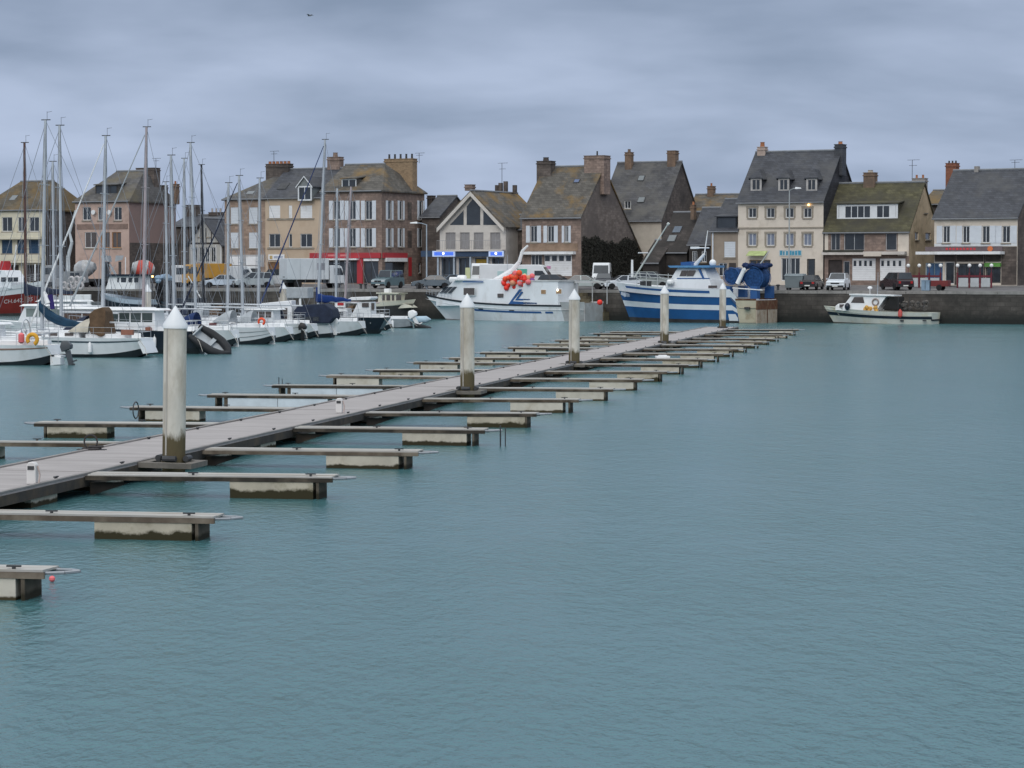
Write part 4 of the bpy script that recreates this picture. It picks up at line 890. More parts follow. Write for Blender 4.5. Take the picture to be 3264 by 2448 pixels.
# concrete mixers
def mixer(px, d, head, label, drums, cabm, flip=False):
    r = box_truck(px, d, head, label, L=8.2, name='mixer_truck', body=False, cabm=cabm)
    nseg = len(drums); prof = [(.5, -1.7), (.95, -.95), (1.2, -.15), (1.2, .55), (.9, 1.25), (.45, 1.6)]
    drum = MB()
    for i in range(len(prof)-1): drum.lathe([prof[i], prof[i+1]], n=20, m=i % nseg, axis='x')
    o = drum.build('drum', drums, r, (-.8, 0, 2.1), smooth=True); o.rotation_euler = (0, D2R(12), 0); o.scale = (.78, .85, .85)
    MB().prism([(-4.0, 2.9), (-3.2, 3.1), (-3.0, 3.6), (-3.9, 3.6)], -.45, .45).build('hopper', greycv, r); MB().box(-3.6, -3.3, -.7, .7, .9, 2.9).build('pedestal', dark, r)
    MB().prism([(-4.1, 2.4), (-3.9, 2.6), (-4.6, 1.4), (-4.8, 1.3)], -.25, .25).build('chute', greycv, r)
    for s_ in (-1, 1): wheel(r, -1.4, s_*.92, .46, .28)
    return r
wd, rd, gd = M('drum_white', (.50,.52,.53), .6, .2, 2, c2=(.33,.32,.31), th=.55, sc2=.8), M('drum_red', (.50,.08,.06), .6, .15), M('drum_grey', (.33,.345,.36), .7, .2, 2)
mixer(250, 5.0, 165, 'grey concrete mixer truck on the quay before the pink house', [gd, wd], gd)
mixer(480, 4.5, 8, 'concrete mixer truck with red and white striped drum beside pink house', [wd, rd, wd, rd, wd], paint('van_white', (.66,.68,.69)))
# pump boom folded beside the mixer
p = qw(qs(222, 4.0), 4.0, gz(4)); r = thing('pump_boom', 'pale folding concrete pump boom standing beside grey mixer truck', 'crane', (p.x, p.y, p.z), ANG)
pts = [(-.2, 0, .0), (-.2, 0, 3.4), (.35, 0, 5.1), (.05, 0, 6.2), (.9, 0, 8.8)]
for i, (a, b) in enumerate(zip(pts, pts[1:])): MB().tube(a, b, .26-.04*i, .22-.04*i, 8).build('boom_section', M('boom_paint', (.52,.56,.58), .5, .12), r)
MB().box(-1.4, 1.4, -.9, .9, 0, 1.0).build('pump_body', gd, r, bevel=.06)
# ================================================================== STREET FURNITURE
def lamp_post(px, d, top, label, side=1, m=None):
    p = qw(qs(px, d), d); dep = p.y; z1 = at_y(px, top, dep).z; g0 = gz(d); H_ = z1-g0
    r = thing('street_lamp', label, 'street lamp', (p.x, p.y, g0), ANG, 'street lamps on the quay'); m = m or M('lamp_pole', (.36,.38,.38), .5, .1)
    MB().lathe([(.14, 0), (.14, .8), (.08, .85), (.055, H_)], n=10).build('pole', m, r, smooth=True)
    MB().path([(0,0,H_-.05), (side*.5, -.3, H_+.12), (side*.9, -.5, H_+.15)], .04, 6).build('arm', m, r)
    MB().loft([[(side*.8, -.65, H_+.08), (side*1.5, -1.0, H_+.1), (side*1.55, -.8, H_+.1), (side*.85, -.4, H_+.08)], [(side*.85, -.6, H_+.28), (side*1.45, -.95, H_+.2), (side*1.5, -.82, H_+.2), (side*.9, -.45, H_+.28)]]).build('lamp_head', white, r)
lamp_post(2515, 2.2, 606, 'tall grey street lamp with white head before the cream hotel')
lamp_post(1360, 2.4, 715, 'pale blue street lamp pole beside the blue lit shop', -1, M('pale_blue_post', (.38,.44,.50), .5))
# terrace
tr = thing('cafe_terrace', 'maroon cafe terrace fence with white globe lamps and pale panels', 'fence', qw(qs(2900, 9.0), 9.0, gz(9)), ANG)
red_d = M('maroon_paint', (.14,.025,.035), .5, .12); s0 = qs(2900, 9.0)
posts = [(qs(x, 9.0)-s0) for x in (2895, 2930, 2962, 2998, 3052, 3090, 3124, 3160)]
for i, x in enumerate(posts):
    po = MB().box(x-.07, x+.07, -.07, .07, 0, 1.5).build('post', red_d, tr); MB().tube((x, 0, 1.5), (x, 0, 2.05), .03).build('lamp_stem', red_d, po); MB().ball((x, 0, 2.2), .19, 12).build('globe_lamp', M('opal_globe', (.78,.79,.78), .3, .02), po)
for i, (a, b) in enumerate(zip(posts, posts[1:])):
    if i == 3: continue
    MB().box(a+.08, b-.08, -.04, .04, 1.05, 1.25).build('rail', red_d, tr); MB().box(a+.12, b-.12, -.03, .03, .12, .98).build('panel', M('pale_panel', (.46,.49,.50), .6, .1), tr)
p = qw(qs(2999, 1.6), 1.6, gz(1.6)); r = thing('red_trailer', 'small dark red trailer parked at the quay edge by the terrace', 'trailer', p, ANG)
MB().box(-.85, .85, -.5, .5, .38, .95).build('tub', M('dark_red_tub', (.16,.03,.03), .6), r, bevel=.03); MB().tube((.85, 0, .4), (1.6, 0, .35), .04).build('drawbar', dark, r)
for y in (-.55, .55): wheel(r, 0, y, .28, .16)
p = qw(qs(2952, 1.2), 1.2, gz(1.2)); r = thing('electric_cabinet', 'pale blue box standing at the quay edge beside red trailer', 'cabinet', p, ANG)
MB().box(-.4, .4, -.25, .25, 0, .95).build('case', M('pale_blue_box', (.22,.31,.40), .5), r, bevel=.02); MB().box(-.44, .44, -.29, .29, .952, 1.0).build('lid', M('pale_blue_box', (.22,.31,.40)), r); MB().box(-.02, .02, -.262, -.252, .08, .9).build('door_seam', dark, r)
p = qw(qs(2536, 1.8), 1.8, gz(1.8)); r = thing('waste_container', 'grey waste container standing on quay before cream hotel', 'container', p, ANG)
MB().prism([(-.85, .2), (.85, .2), (.95, 1.35), (-.95, 1.35)], -.6, .6).build('bin', M('bin_grey', (.16,.19,.20), .6, .1), r, bevel=.03); MB().prism([(-1.0, 1.352), (1.0, 1.352), (.9, 1.6), (-.9, 1.6)], -.65, .65, 0, .15).build('lid', M('bin_lid', (.20,.235,.25), .6), r, bevel=.03)
for x in (-.7, .7):
    for y in (-.45, .45): MB().lathe([(.1, -.04), (.1, .04)], (x, y, .1), 10, axis='y').build('wheel', tyre, r)
p = qw(qs(1492, 3.0), 3.0, gz(3)); r = thing('notice_sign', 'pale yellow notice sign on a post by the white camper', 'sign', p, ANG)
MB().tube((0,0,0), (0,0,2.2), .04).build('post', dark, r); MB().box(-.3, .3, -.06, -.042, .95, 2.2).build('board', M('pale_yellow', (.55,.58,.34), .5), r)
for px in (1150, 1165, 1330, 1345, 2450, 2480): 
    p = qw(qs(px, .9), .9, gz(.9)); r = thing('mooring_bollard', f'black iron mooring bollard on the quay edge at {dict([(1150,"the red pilaster"),(1165,"the off-road car"),(1330,"the corner shop door"),(1345,"the blue lamp post"),(2450,"the lime awning"),(2480,"the waste container")])[px]}', 'bollard', p, 0, 'bollards on the quay edge')
    MB().lathe([(.16, 0), (.12, .1), (.12, .4), (.2, .46), (.2, .54), (.05, .58)], n=12).build('bollard_post', dark, r, smooth=True)
# gulls
p = at_y(980, 50, 150); g_ = MB().loft([[(0,0,0)]*4, [(-.05,-.1,-.06),(.05,-.1,-.06),(.05,-.1,.06),(-.05,-.1,.06)], [(-.07,-.3,-.07),(.07,-.3,-.07),(.07,-.3,.07),(-.07,-.3,.07)], [(-.02,-.6,-.01),(.02,-.6,-.01),(.02,-.6,.01),(-.02,-.6,.01)]])
g_.loft([[(0,-.15,.02),(0,-.35,.02),(0,-.35,.04)], [(.3,-.1,.12),(.3,-.3,.12),(.3,-.3,.14)], [(.62,-.25,.05),(.62,-.3,.05),(.62,-.3,.06)]]).loft([[(0,-.15,.02),(0,-.35,.02),(0,-.35,.04)], [(-.3,-.1,.12),(-.3,-.3,.12),(-.3,-.3,.14)], [(-.62,-.25,.05),(-.62,-.3,.05),(-.62,-.3,.06)]])
gu = g_.build('gull', M('gull_grey', (.16,.17,.19), .8), None, p, 1.0); gu.scale = (.6, .6, .6); tag(gu, 'lone gull flying high against the grey clouds', 'bird')
# ================================================================== BOATS
class Hull:
    def __init__(s, xs, xb, yc, B, zs, zbow, rake=1., srake=0., tr=.8, full=2.2, zb=-.45, mid=.35, flare=.28, pw=1.8, counter=0., cut=None):
        s.__dict__.update(xs=xs, xb=xb, yc=yc, B=B, zs=zs, zbow=zbow, rake=rake, srake=srake, tr=tr, full=full, zb=zb, mid=mid, flare=flare, pw=pw, counter=counter, cut=cut, sg=1 if xb > xs else -1)
    def sheer(s, u): return s.cut[1] if s.cut and u < s.cut[0] else s.zs + (s.zbow-s.zs)*u**s.pw
    def pt(s, u, t, side, out=0.):
        u = min(max(u, 0.), 1.)
        f = s.tr+(1-s.tr)*math.sin(math.pi/2*u/s.mid) if u < s.mid else max(1-((u-s.mid)/(1-s.mid))**s.full, .012)
        f = f**(1+1.1*(1-t))*(1-s.flare + s.flare*t**.7)
        x0 = s.xs + s.sg*s.srake*(1-t); x1 = s.xb - s.sg*s.rake*(1-t)
        return (x0+(x1-x0)*u, s.yc + side*(s.B/2*f+out), (lambda b_: b_ + (s.sheer(u)-b_)*t)(s.zb + s.counter*max(0, 1-u/.3)**2))
    def build(s, root, mats, levels, deckm, drop=.12, n=18, name='hull'):
        k = MB(); ts = [l[0] for l in levels]+[1.0]
        for side in (-1, 1):
            for i in range(n):
                for j in range(len(ts)-1):
                    u0, u1 = i/n, (i+1)/n
                    k.poly([s.pt(u0, ts[j], side), s.pt(u1, ts[j], side), s.pt(u1, ts[j+1], side), s.pt(u0, ts[j+1], side)], levels[j][1])
        for j in range(len(ts)-1): k.poly([s.pt(0, ts[j], -1), s.pt(0, ts[j], 1), s.pt(0, ts[j+1], 1), s.pt(0, ts[j+1], -1)], levels[j][1])
        o = k.build(name, mats, root, smooth=True)
        k = MB(); q = lambda u, sd: (lambda p: (p[0], p[1]-sd*.06, p[2]-drop))(s.pt(u, 1, sd))
        for i in range(n): k.poly([q(i/n, -1), q((i+1)/n, -1), q((i+1)/n, 1), q(i/n, 1)])
        k.build('deck', deckm, root); return o
    def strip(s, root, name, m, t0, t1, u0=0., u1=1., out=.03, sides=(-1, 1), n=16, th=.03):
        for sd in sides:
            k = MB(); k.loft([[s.pt(u0+(u1-u0)*i/n, t0, sd, -.02), s.pt(u0+(u1-u0)*i/n, t0, sd, out), s.pt(u0+(u1-u0)*i/n, t1, sd, out), s.pt(u0+(u1-u0)*i/n, t1, sd, -.02)] for i in range(n+1)]); o = k.build(name, m, root)
        return o
    def rail(s, root, h=.6, u0=0., u1=1., m=None, n=10, name='guard_rail', r=.014, ins=.08):
        for sd in (-1, 1):
            k = MB(); P_ = [Vector(s.pt(u0+(u1-u0)*i/n, 1, sd, -ins)) for i in range(n+1)]
            k.path([p+Vector((0,0,h)) for p in P_], r, 4); k.path([p+Vector((0,0,h*.5)) for p in P_], r*.7, 4)
            for p in P_: k.tube(p-Vector((0,0,.03)), p+Vector((0,0,h)), r, r, 4)
            k.build(name, m or alu, root)
class Fr:
    def __init__(s, px, d, ang, py=None):
        s.ang = D2R(ang) if ang is not None else ANG
        s.T = Vector((math.cos(s.ang), math.sin(s.ang), 0)); s.N = Vector((-math.sin(s.ang), math.cos(s.ang), 0))
        p = qw(qs(px, d), d) if py is None else at_z(px, py, 0); s.P = Vector((p.x, p.y, 0))
    def F(s, px, py, dd=0):
        r = ray(px, py); t = (s.P + s.N*dd - EYE).dot(s.N)/r.dot(s.N); q = EYE + r*t - s.P; return q.dot(s.T), q.z
    def pts(s, L_, dd=0): return [s.F(a, b, dd) for a, b in L_]
def swin(fr, root, px0, py0, px1, py1, y, m=None, nm='window', fm=None, slant=0):
    a, z0 = fr.F(px0, py1, y); b, z1 = fr.F(px1, py0, y)
    o = MB().loft([[(a, y-.03, z0), (b, y-.03, z0), (b+slant, y-.03, z1), (a+slant, y-.03, z1)], [(a, y+.05, z0), (b, y+.05, z0), (b+slant, y+.05, z1), (a+slant, y+.05, z1)]]).build(nm, m or glass, root)
    if fm: MB().loft([[(a-.05, y-.018, z0-.05), (b+.05, y-.018, z0-.05), (b+slant+.05, y-.018, z1+.05), (a+slant-.05, y-.018, z1+.05)], [(a-.05, y+.04, z0-.05), (b+.05, y+.04, z0-.05), (b+slant+.05, y+.04, z1+.05), (a+slant-.05, y+.04, z1+.05)]]).build('window_frame', fm, o)
    return o
blue_h = M('blue_hull', (.018,.095,.26), .45, .15, .7, c2=(.03,.10,.22), th=.6, sc2=.5); stripe = M('stripe_blue', (.03,.10,.27), .45, .12, 1); whull = M('white_hull', (.74,.77,.79), .4, .08, .5, c2=(.42,.40,.36), th=.7, sc2=.45, stretch=(1,1,.4))
# ---- V1 white vessel
fr = Fr(1893, -3.4, None); v = thing('white_vessel', 'white passenger and fishing vessel with blue chevron moored at the quay', 'boat', fr.P, fr.ang)
xb = fr.F(1355, 940)[0]; zbw = fr.F(1358, 937)[1]; zst = fr.F(1800, 973, -2.4)[1]; BM = 5.0
H_ = Hull(0, xb, 0, BM, zst, zbw, rake=3.1, srake=.1, tr=.86, full=2.4, zb=-.6, mid=.4, pw=3.2)
H_.build(v, [M('grey_boot', (.18,.15,.14), .7, .3), whull], [(0, 0), (.22, 1)], white, .5)
H_.strip(v, 'rubbing_strake', M('dark_rubber_strake', (.03,.035,.045), .7), .93, 1.01, .13, 1); H_.strip(v, 'blue_line', stripe, .62, .70, .26, .985, .012); H_.strip(v, 'blue_line', stripe, .62, .70, .19, .235, .012)
for u in (.42, .62): H_.strip(v, 'fender_bracket', dark, .70, .74, u, u+.03, .05)
grey_s = M('grey_stern', (.46,.47,.47), .6, .12, 1, c2=(.33,.31,.29), th=.6, sc2=.6); H_.strip(v, 'stern_plating', grey_s, .24, 1.15, 0, .135, .02)
MB().box(-.06, .02, -BM*.43, BM*.43, -.2, zst*1.15).build('transom_plate', grey_s, v)
y0, y1 = -2.3, 2.3
def hwid(x):
    u = min(max((x-H_.xs)/(H_.xb-H_.xs), 0), 1); return min(2.33, abs(H_.pt(u, 1, 1)[1])*.93)
sect = []
for px, top in ((1400,944), (1418,925), (1435,914), (1472,893), (1500,892.5), (1540,892.5), (1600,890), (1650,891), (1700,893)):
    xx, zz = fr.F(px, top); zb_ = fr.F(px, 975)[1]; hw = hwid(xx); ti = .22*(zz-zb_)/2.6
    sect.append([(xx, -hw, zb_), (xx, -hw+ti, zz), (xx, hw-ti, zz), (xx, hw, zb_)])
MB().loft(sect).build('superstructure', whull, v, bevel=.05)
MB().prism(fr.pts([(1700,897), (1811,897), (1811,975), (1700,975)]), y0-.03, y1+.03).build('aft_house', whull, v, bevel=.03)
MB().prism(fr.pts([(1466,888), (1600,888), (1600,893.5), (1466,893.5)]), y0+.35, y1-.35).build('wheelhouse_roof', white, v); MB().prism(fr.pts([(1692,893), (1815,893), (1815,897.5), (1692,897.5)]), y0-.1, y1+.1).build('aft_roof', M('pale_grey_roof', (.48,.49,.49), .6), v)
for a, b in ((1413, 1437), (1428, 1452), (1446, 1467)):
    A, B_ = fr.F(a, 934), fr.F(b, 914); w_ = .42; ya, yb, yc_, yd = (-hwid(q)-.0 for q in (A[0], A[0]+w_, B_[0]+w_, B_[0]))
    MB().loft([[(A[0], ya, A[1]), (A[0]+w_, yb, A[1]), (B_[0]+w_, yc_+.10, B_[1]), (B_[0], yd+.10, B_[1])], [(A[0], ya+.2, A[1]), (A[0]+w_, yb+.2, A[1]), (B_[0]+w_, yc_+.3, B_[1]), (B_[0], yd+.3, B_[1])]]).build('windscreen', glass, v)
A, B_ = fr.F(1419, 925), fr.F(1470, 895)
for y in (-.75, .25): quadpanel((A[0]+.1, y-.5, A[1]+.1), (A[0]+.1, y+.5, A[1]+.1), (B_[0]-.1, y+.45, B_[1]-.1), (B_[0]-.1, y-.45, B_[1]-.1), .02, .03, 'windscreen', glass, v)
swin(fr, v, 1478, 918, 1513, 940, y0+.05, smoke, fm=white); swin(fr, v, 1586, 936, 1604, 948, y0+.02, smoke)
wl = M('warm_porthole', (.35,.22,.12), .4, .3, 4); swin(fr, v, 1725, 924, 1740, 937, y0-.04, wl, fm=white); swin(fr, v, 1773, 922, 1790, 936, y0-.04, wl, fm=white)
a = fr.F(1778, 925, y0); MB().ball((a[0], y0-.08, a[1]), .11, 10).build('lit_lamp', M('porthole_lamp', (.9,.85,.7), .4, 0, emit=((1,.86,.62), 4)), v)
for L_ in ([(1655,922),(1664,922),(1634,960),(1712,965),(1712,970),(1621,969)], [(1661,930),(1668,930),(1652,952),(1690,953),(1690,957),(1642,957)]):
    P_ = fr.pts(L_, y0); k = MB()
    for tri_ in ((0,1,2,5), (2,3,4,5)): k.loft([[(P_[i][0], y0-.03, P_[i][1]) for i in tri_], [(P_[i][0], y0+.04, P_[i][1]) for i in tri_]])
    k.build('blue_chevron', stripe, v)
swin(fr, v, 1475, 896.5, 1540, 900, y0+.2, stripe, 'blue_line')
mp_ = [(lambda p: (p[0], 0, p[1]))(fr.F(*q)) for q in ((1562,905), (1632,862), (1655,835), (1665,800), (1682,783))]
k = MB(); [k.tube(a, b, .30-.05*i, .25-.05*i, 8) for i, (a, b) in enumerate(zip(mp_, mp_[1:]))]; k.build('mast_arch', white, v, smooth=True)
a, b = fr.F(1610, 893), fr.F(1612, 858); H_.rail(v, .55, .80, .99, alu, 8); MB().tube((a[0], .5, a[1]), (a[0], .5, a[1]+2.6), .03).build('whip_aerial', alu, v)
st = fr.pts([(1815,897), (1920,897), (1920,902), (1815,902)]); MB().prism(st, 1.2, 1.9).build('stern_shelter_roof', grey_s, v)
for px in (1822, 1868, 1915): a = fr.F(px, 960); b = fr.F(px, 900); MB().tube((a[0], 1.5, a[1]-.3), (b[0], 1.5, b[1]), .05).build('shelter_post', grey_s, v)
# bow liferafts
a = fr.F(1452, 886); 
for i, (px, py) in enumerate(((1430, 893), (1442, 887))): a = fr.F(px+12, py-2); MB().lathe([(.05,-.5),(.28,-.42),(.28,.42),(.05,.5)], axis='x', n=12).build('liferaft', white, v, (a[0]+.5, -.6+.9*i, a[1]-.02), smooth=True)
# net floats heaped on the vessel
rnd = random.Random(3); bm_ = {m.name: MB().ball((0,0,0), .28, 14).mesh('float_'+m.name, m, True) for m in (orange, pinkb, tan, M('red_orange_float', (.80,.045,.03), .5, .15), M('pale_float', (.72,.55,.36), .5), M('violet_float', (.22,.08,.28), .5))}
bl = [(1600,905,0),(1612,896,0),(1620,910,3),(1628,890,1),(1634,902,2),(1640,915,3),(1645,884,0),(1650,896,3),(1655,908,3),(1660,882,1),(1664,894,0),(1668,908,3),(1672,898,0),(1626,920,0),(1614,918,3),(1678,912,3),(1655,870,0),(1642,872,1),(1672,880,4),(1684,886,2),(1696,880,1),(1696,894,5),(1690,908,2),(1606,900,1),(1634,884,0)]
bl += [(1645+42*math.cos(q)*f, 898+18*math.sin(q)*f, (0,3,3,1,0,3,2,3)[i % 8]) for i, (q, f) in enumerate((rnd.uniform(0, 6.28), rnd.random()**.5) for _ in range(30))]
keys = list(bm_)
nm_ = {'orange_float': 'orange', 'pink_float': 'pink', 'tan_float': 'tan', 'red_orange_float': 'red', 'pale_float': 'pale cream', 'violet_float': 'violet'}
for px, py, c_ in bl:
    y = y0 + .1 + rnd.uniform(-.35, .9); x, z = fr.F(px, py, y); o = bpy.data.objects.new('net_float', bm_[keys[c_]]); COL.objects.link(o)
    o.location = fr.P + fr.T*x + fr.N*y + Vector((0,0,z)); o.scale = (1,)*3; o.scale = [rnd.uniform(.85, 1.15)]*3; tag(o, f'round {nm_[keys[c_]]} net float heaped on the white vessel', 'float', 'floats heaped on the white vessel')
o = bpy.data.objects.new('net_float', bm_['red_orange_float']); COL.objects.link(o); x, z = fr.F(1912, 964, -2.4); o.location = fr.P + fr.T*x + fr.N*(-2.4) + Vector((0,0,z)); tag(o, 'red float hanging at stern corner of the white vessel', 'float')
# ---- V2 blue trawler
fr = Fr(2443, -3.9, None); v = thing('blue_trawler', 'blue and white fishing trawler with net drums moored at the quay', 'boat', fr.P, fr.ang)
xb = fr.F(1963, 903)[0]; zbw = fr.F(1965, 899)[1]; zst = fr.F(2340, 922)[1]; BM = 5.8
H_ = Hull(0, xb, 0, BM, zst, zbw, rake=1.9, srake=.0, tr=.92, full=2.6, zb=-.6, mid=.35, pw=2.4, cut=(.135, zst*.70))
H_.build(v, [M('dark_boot', (.045,.045,.045), .8, .3), blue_h, whull], [(0, 0), (.235, 1), (.40, 1), (.475, 2), (.60, 1), (.80, 2)], M('trawler_deck', (.3,.3,.3), .8), .8)
H_.strip(v, 'blue_line', stripe, .89, .955, .30, .60, .015); H_.strip(v, 'blue_line', stripe, .90, .95, .62, .92, .015)
crm = M('cream_plate', (.60,.54,.40), .6, .12, 1, c2=(.33,.22,.12), th=.66, sc2=.9)
H_.strip(v, 'stern_plating', crm, .22, .97, 0, .13, .045); H_.strip(v, 'rusty_rail', rust, .97, 1.03, 0, .13, .06); H_.strip(v, 'stern_plating', whull, .21, .38, .136, .20, .025)
k = MB(); k.box(-.02, .10, -BM*.46, BM*.46, -.2, zst*.40); k.build('transom', M('stained_transom', (.42,.345,.27), .8, .2, 1.2, c2=(.24,.15,.09), th=.6, sc2=.8), v)
MB().box(-.0, .12, -BM*.465, BM*.465, zst*.402, zst*.68).build('transom_rust', rust, v); MB().box(.10, .13, -.1, .1, -.1, zst*.4).build('transom_seam', rust, v)
a, z = fr.F(2380, 983, -BM/2); MB().box(a-.25, a+.25, -BM/2*.98-.06, -BM/2*.9, z-.12, z+.12).build('scupper', dark, v)
whp = fr.pts([(2148,915), (2160,872), (2215,852), (2268,852), (2290,912), (2290,925), (2148,925)]); y0, y1 = -1.7, 1.7
MB().prism(fr.pts([(2142,925), (2150,890), (2282,890), (2296,925)]), y0-.25, y1+.25, 0, .12).build('deckhouse', whull, v, bevel=.05)
MB().prism(fr.pts([(2158,892), (2178,853), (2262,853), (2280,892)]), y0, y1, 0, .3).build('wheelhouse', whull, v, bevel=.04)
MB().prism(fr.pts([(2153,847), (2285,846), (2285,853), (2160,853)]), y0-.25, y1+.25).build('wheelhouse_roof', M('pale_blue_roof', (.10,.26,.48), .5, .12), v); MB().prism(fr.pts([(2180,836), (2210,834), (2215,846), (2180,846)]), -.8, .8).build('roof_locker', stripe, v)
for a, b in ((2166, 2186), (2188, 2210)): swin(fr, v, a, 862, b, 880, y0+.06, smoke, slant=.25)
A, B_ = fr.F(2160, 888), fr.F(2176, 858)
for y in (-1, 0, 1): quadpanel((A[0], y-.42, A[1]), (A[0], y+.42, A[1]), (B_[0]-.1, y+.38, B_[1]), (B_[0]-.1, y-.38, B_[1]), .03, .04, 'windscreen', glass, v)
P_ = fr.pts([(2246,857),(2252,857),(2268,890),(2262,890)]); MB().loft([[(x, y0-.02, z) for x, z in P_], [(x, y0+.3, z) for x, z in P_]]).build('blue_line', stripe, v); swin(fr, v, 2158, 886, 2262, 889, y0-.02, stripe, 'blue_line')
swin(fr, v, 2258, 910, 2285, 918, y0-.26, smoke, 'vent')
k = MB(); p = lambda a, b, y=0: (lambda q: (q[0], y, q[1]))(fr.F(a, b, y))
k.tube(p(2022,885), p(2130,713), .10, .06, 8).tube(p(2128,716), p(2132,711), .14, .14, 8); k.build('derrick_boom', M('boom_pale', (.52,.55,.52), .5), v)
MB().tube(p(2015,885), p(2015,828), .14, .11, 8).build('samson_post', white, v); MB().tube(p(2035,806,-1), p(2065,806,1), .06).build('crosstree', white, v)
MB().tube(p(2215,846), p(2245,810), .22, .14, 8).tube(p(2245,812), p(2256,735), .07, .04, 8).build('signal_mast', white, v); MB().tube(p(2220,790,-.6), p(2260,790,.6), .06).box(p(2215,790)[0]-.4, p(2215,790)[0]+.4, -.2, .2, p(2215,790)[2]-.1, p(2215,790)[2]+.12).build('radar', white, v)
MB().ball(p(2272,838), .35, 12).build('radome', white, v, smooth=True)
for nm, z_ in (('top', 868), ('mid', 878), ('low', 888)):
    k = MB()
    for y in (-2.1, 2.1): k.path([p(2005, z_+6, y*.35), p(2040, z_+4, y*.8), p(2145, z_+10, y)], .035, 5)
    k.build('guard_rail', M('rail_pale', (.50,.52,.52), .5), v)
for px in (2030, 2060, 2095, 2130):
    for y in (-2.0, 2.0): MB().tube(p(px, 915, y), p(px, 872, y), .03).build('stanchion', M('rail_pale', (.50,.52,.52)), v)
k = MB().ball(p(2137, 900, -2.2), .4, 10, sz=.8); k.build('fender', white, v, smooth=True); MB().box(p(2070,912)[0]-.4, p(2070,912)[0]+.4, -1.4, -.4, p(2070,912)[2]-.3, p(2070,912)[2]+.5).build('winch', dark, v)
bn = M('blue_netting', (.016,.060,.17), .85, .5, 5, bump=.8)
def drum(px, py, r_, y, l_):
    x, _, z = p(px, py, y); k = MB(); rn = random.Random(px); prof = [(r_*.3, -l_/2)] + [(r_*(.9+.14*rn.random()), -l_/2 + l_*i/7) for i in range(8)] + [(r_*.3, l_/2)]
    o = k.lathe(prof, (x, y, z), 20, axis='y').build('net_drum', bn, v, smooth=True)
    for yy in (y-l_/2-.05, y+l_/2+.05): MB().torus((x, yy, z), r_*1.06, .035, 20, 6, axis='y').build('drum_flange', stripe, o)
drum(2412, 886, 1.0, -.4, 2.0); drum(2343, 880, .78, -.2, 1.8)
k = MB(); k.tube(p(2350,905,-2.3), p(2372,858,-2.1), .22, .2, 8).tube(p(2350,905,2.3), p(2372,858,2.1), .22, .2, 8).tube(p(2372,858,-2.3), p(2372,858,2.3), .16, .16, 8); k.build('gantry', white, v)
rn = random.Random(9); k = MB()
for i in range(26): x = 2375+90*rn.random(); k.ball(p(x, 845+7*rn.random(), -1.6+3.2*rn.random()), .22+.2*rn.random(), 8, sz=.7)
k.build('net_roll', M('navy_netting', (.012,.028,.085), .9, .5, 4, bump=.8), v); MB().tube(p(2410,862), p(2452,800), .10, .04, 7).build('stern_derrick', M('boom_pale', (.52,.55,.52)), v)
for px in (2345, 2430):
    for ya in (-2.3, 1.5): x_ = p(px,915)[0]; MB().box(x_-.35, x_+.35, ya, ya+.8, p(px,945)[2]-.2, p(px,912)[2]).build('drum_stand', stripe, v)
MB().tube(p(2335,918,-2.3), p(2430,925,-2.3), .06).build('stern_rail', white, v)
for i, w_ in enumerate((.5, .35, .6, .45, .4)): x, z = fr.F(1988+i*6.0, 935+i*1.5, -.9); MB().box(x, x+.16, -1.55-.25*i, -.8-.2*i, z-.14, z+.14).build('bow_number', M('pale_number', (.40,.45,.52), .6), v)
# ---- V3 small white boat
fr = Fr(2984, -2.2, None); v = thing('white_launch', 'small white fishing launch with lifebuoy moored below cafe quay', 'boat', fr.P, fr.ang)
xb = fr.F(2626, 977)[0]; zbw = fr.F(2628, 974)[1]; zst = fr.F(2966, 996)[1]; BM = 3.3
H_ = Hull(0, xb, 0, BM, zst, zbw, rake=1.3, tr=.84, full=2.3, zb=-.4, pw=2.2, mid=.38)
H_.build(v, [M('launch_boot', (.10,.095,.08), .8), M('launch_white', (.60,.61,.55), .45, .1, .8, c2=(.50,.42,.22), th=.64, sc2=.5)], [(0, 0), (.26, 1)], white, .3)
H_.strip(v, 'rubbing_strake', navy, .58, .74, 0, 1, .04); MB().box(-.02, .05, -BM*.43, BM*.43, .32, .46).build('rubbing_strake', navy, v)
MB().prism(fr.pts([(2672,975), (2680,968), (2705,966), (2705,990), (2672,988)]), -.9, .9, 0, .15).build('fore_cuddy', white, v, bevel=.03)
p = lambda a, b, y=0: (lambda q: (q[0], y, q[1]))(fr.F(a, b, y))
MB().prism(fr.pts([(2698,978), (2725,940), (2820,941), (2860,943), (2836,943), (2805,990), (2698,990)]), -1.15, 1.15, 0, .18).build('wheelhouse', white, v, bevel=.03); MB().prism(fr.pts([(2720,936), (2862,940), (2862,944), (2720,940.5)]), -1.2, 1.2).build('wheelhouse_roof', white, v)
P_ = fr.pts([(2712,965),(2723,947),(2750,947),(2755,966)], -1.1); MB().loft([[(x, -1.09, z) for x, z in P_], [(x, -.9, z) for x, z in P_]]).build('window', smoke, v); swin(fr, v, 2676, 970, 2696, 980, -.86, smoke)
P_ = fr.pts([(2812,986),(2836,947),(2862,947),(2862,986)], -1.0); MB().loft([[(x, -.98, z) for x, z in P_], [(x, .9, z) for x, z in P_]]).build('shelter_shade', M('shelter_shadow', (.02,.02,.02), .9), v)  # solid black block, paints the shade inside the shelter opening
x, _, z = p(2790, 963, -1.15); MB().torus((x, -1.12, z), .30, .075, 18, 8, axis='y').build('lifebuoy', M('worn_buoy', (.30,.24,.22), .6, .3, 4), v)
MB().ball(p(2773, 917), .24, 12, sz=.6).tube(p(2773, 918), p(2773, 940), .03).build('radar', white, v); MB().tube(p(2797, 940), p(2799, 868), .04, .025).build('mast', alu, v)
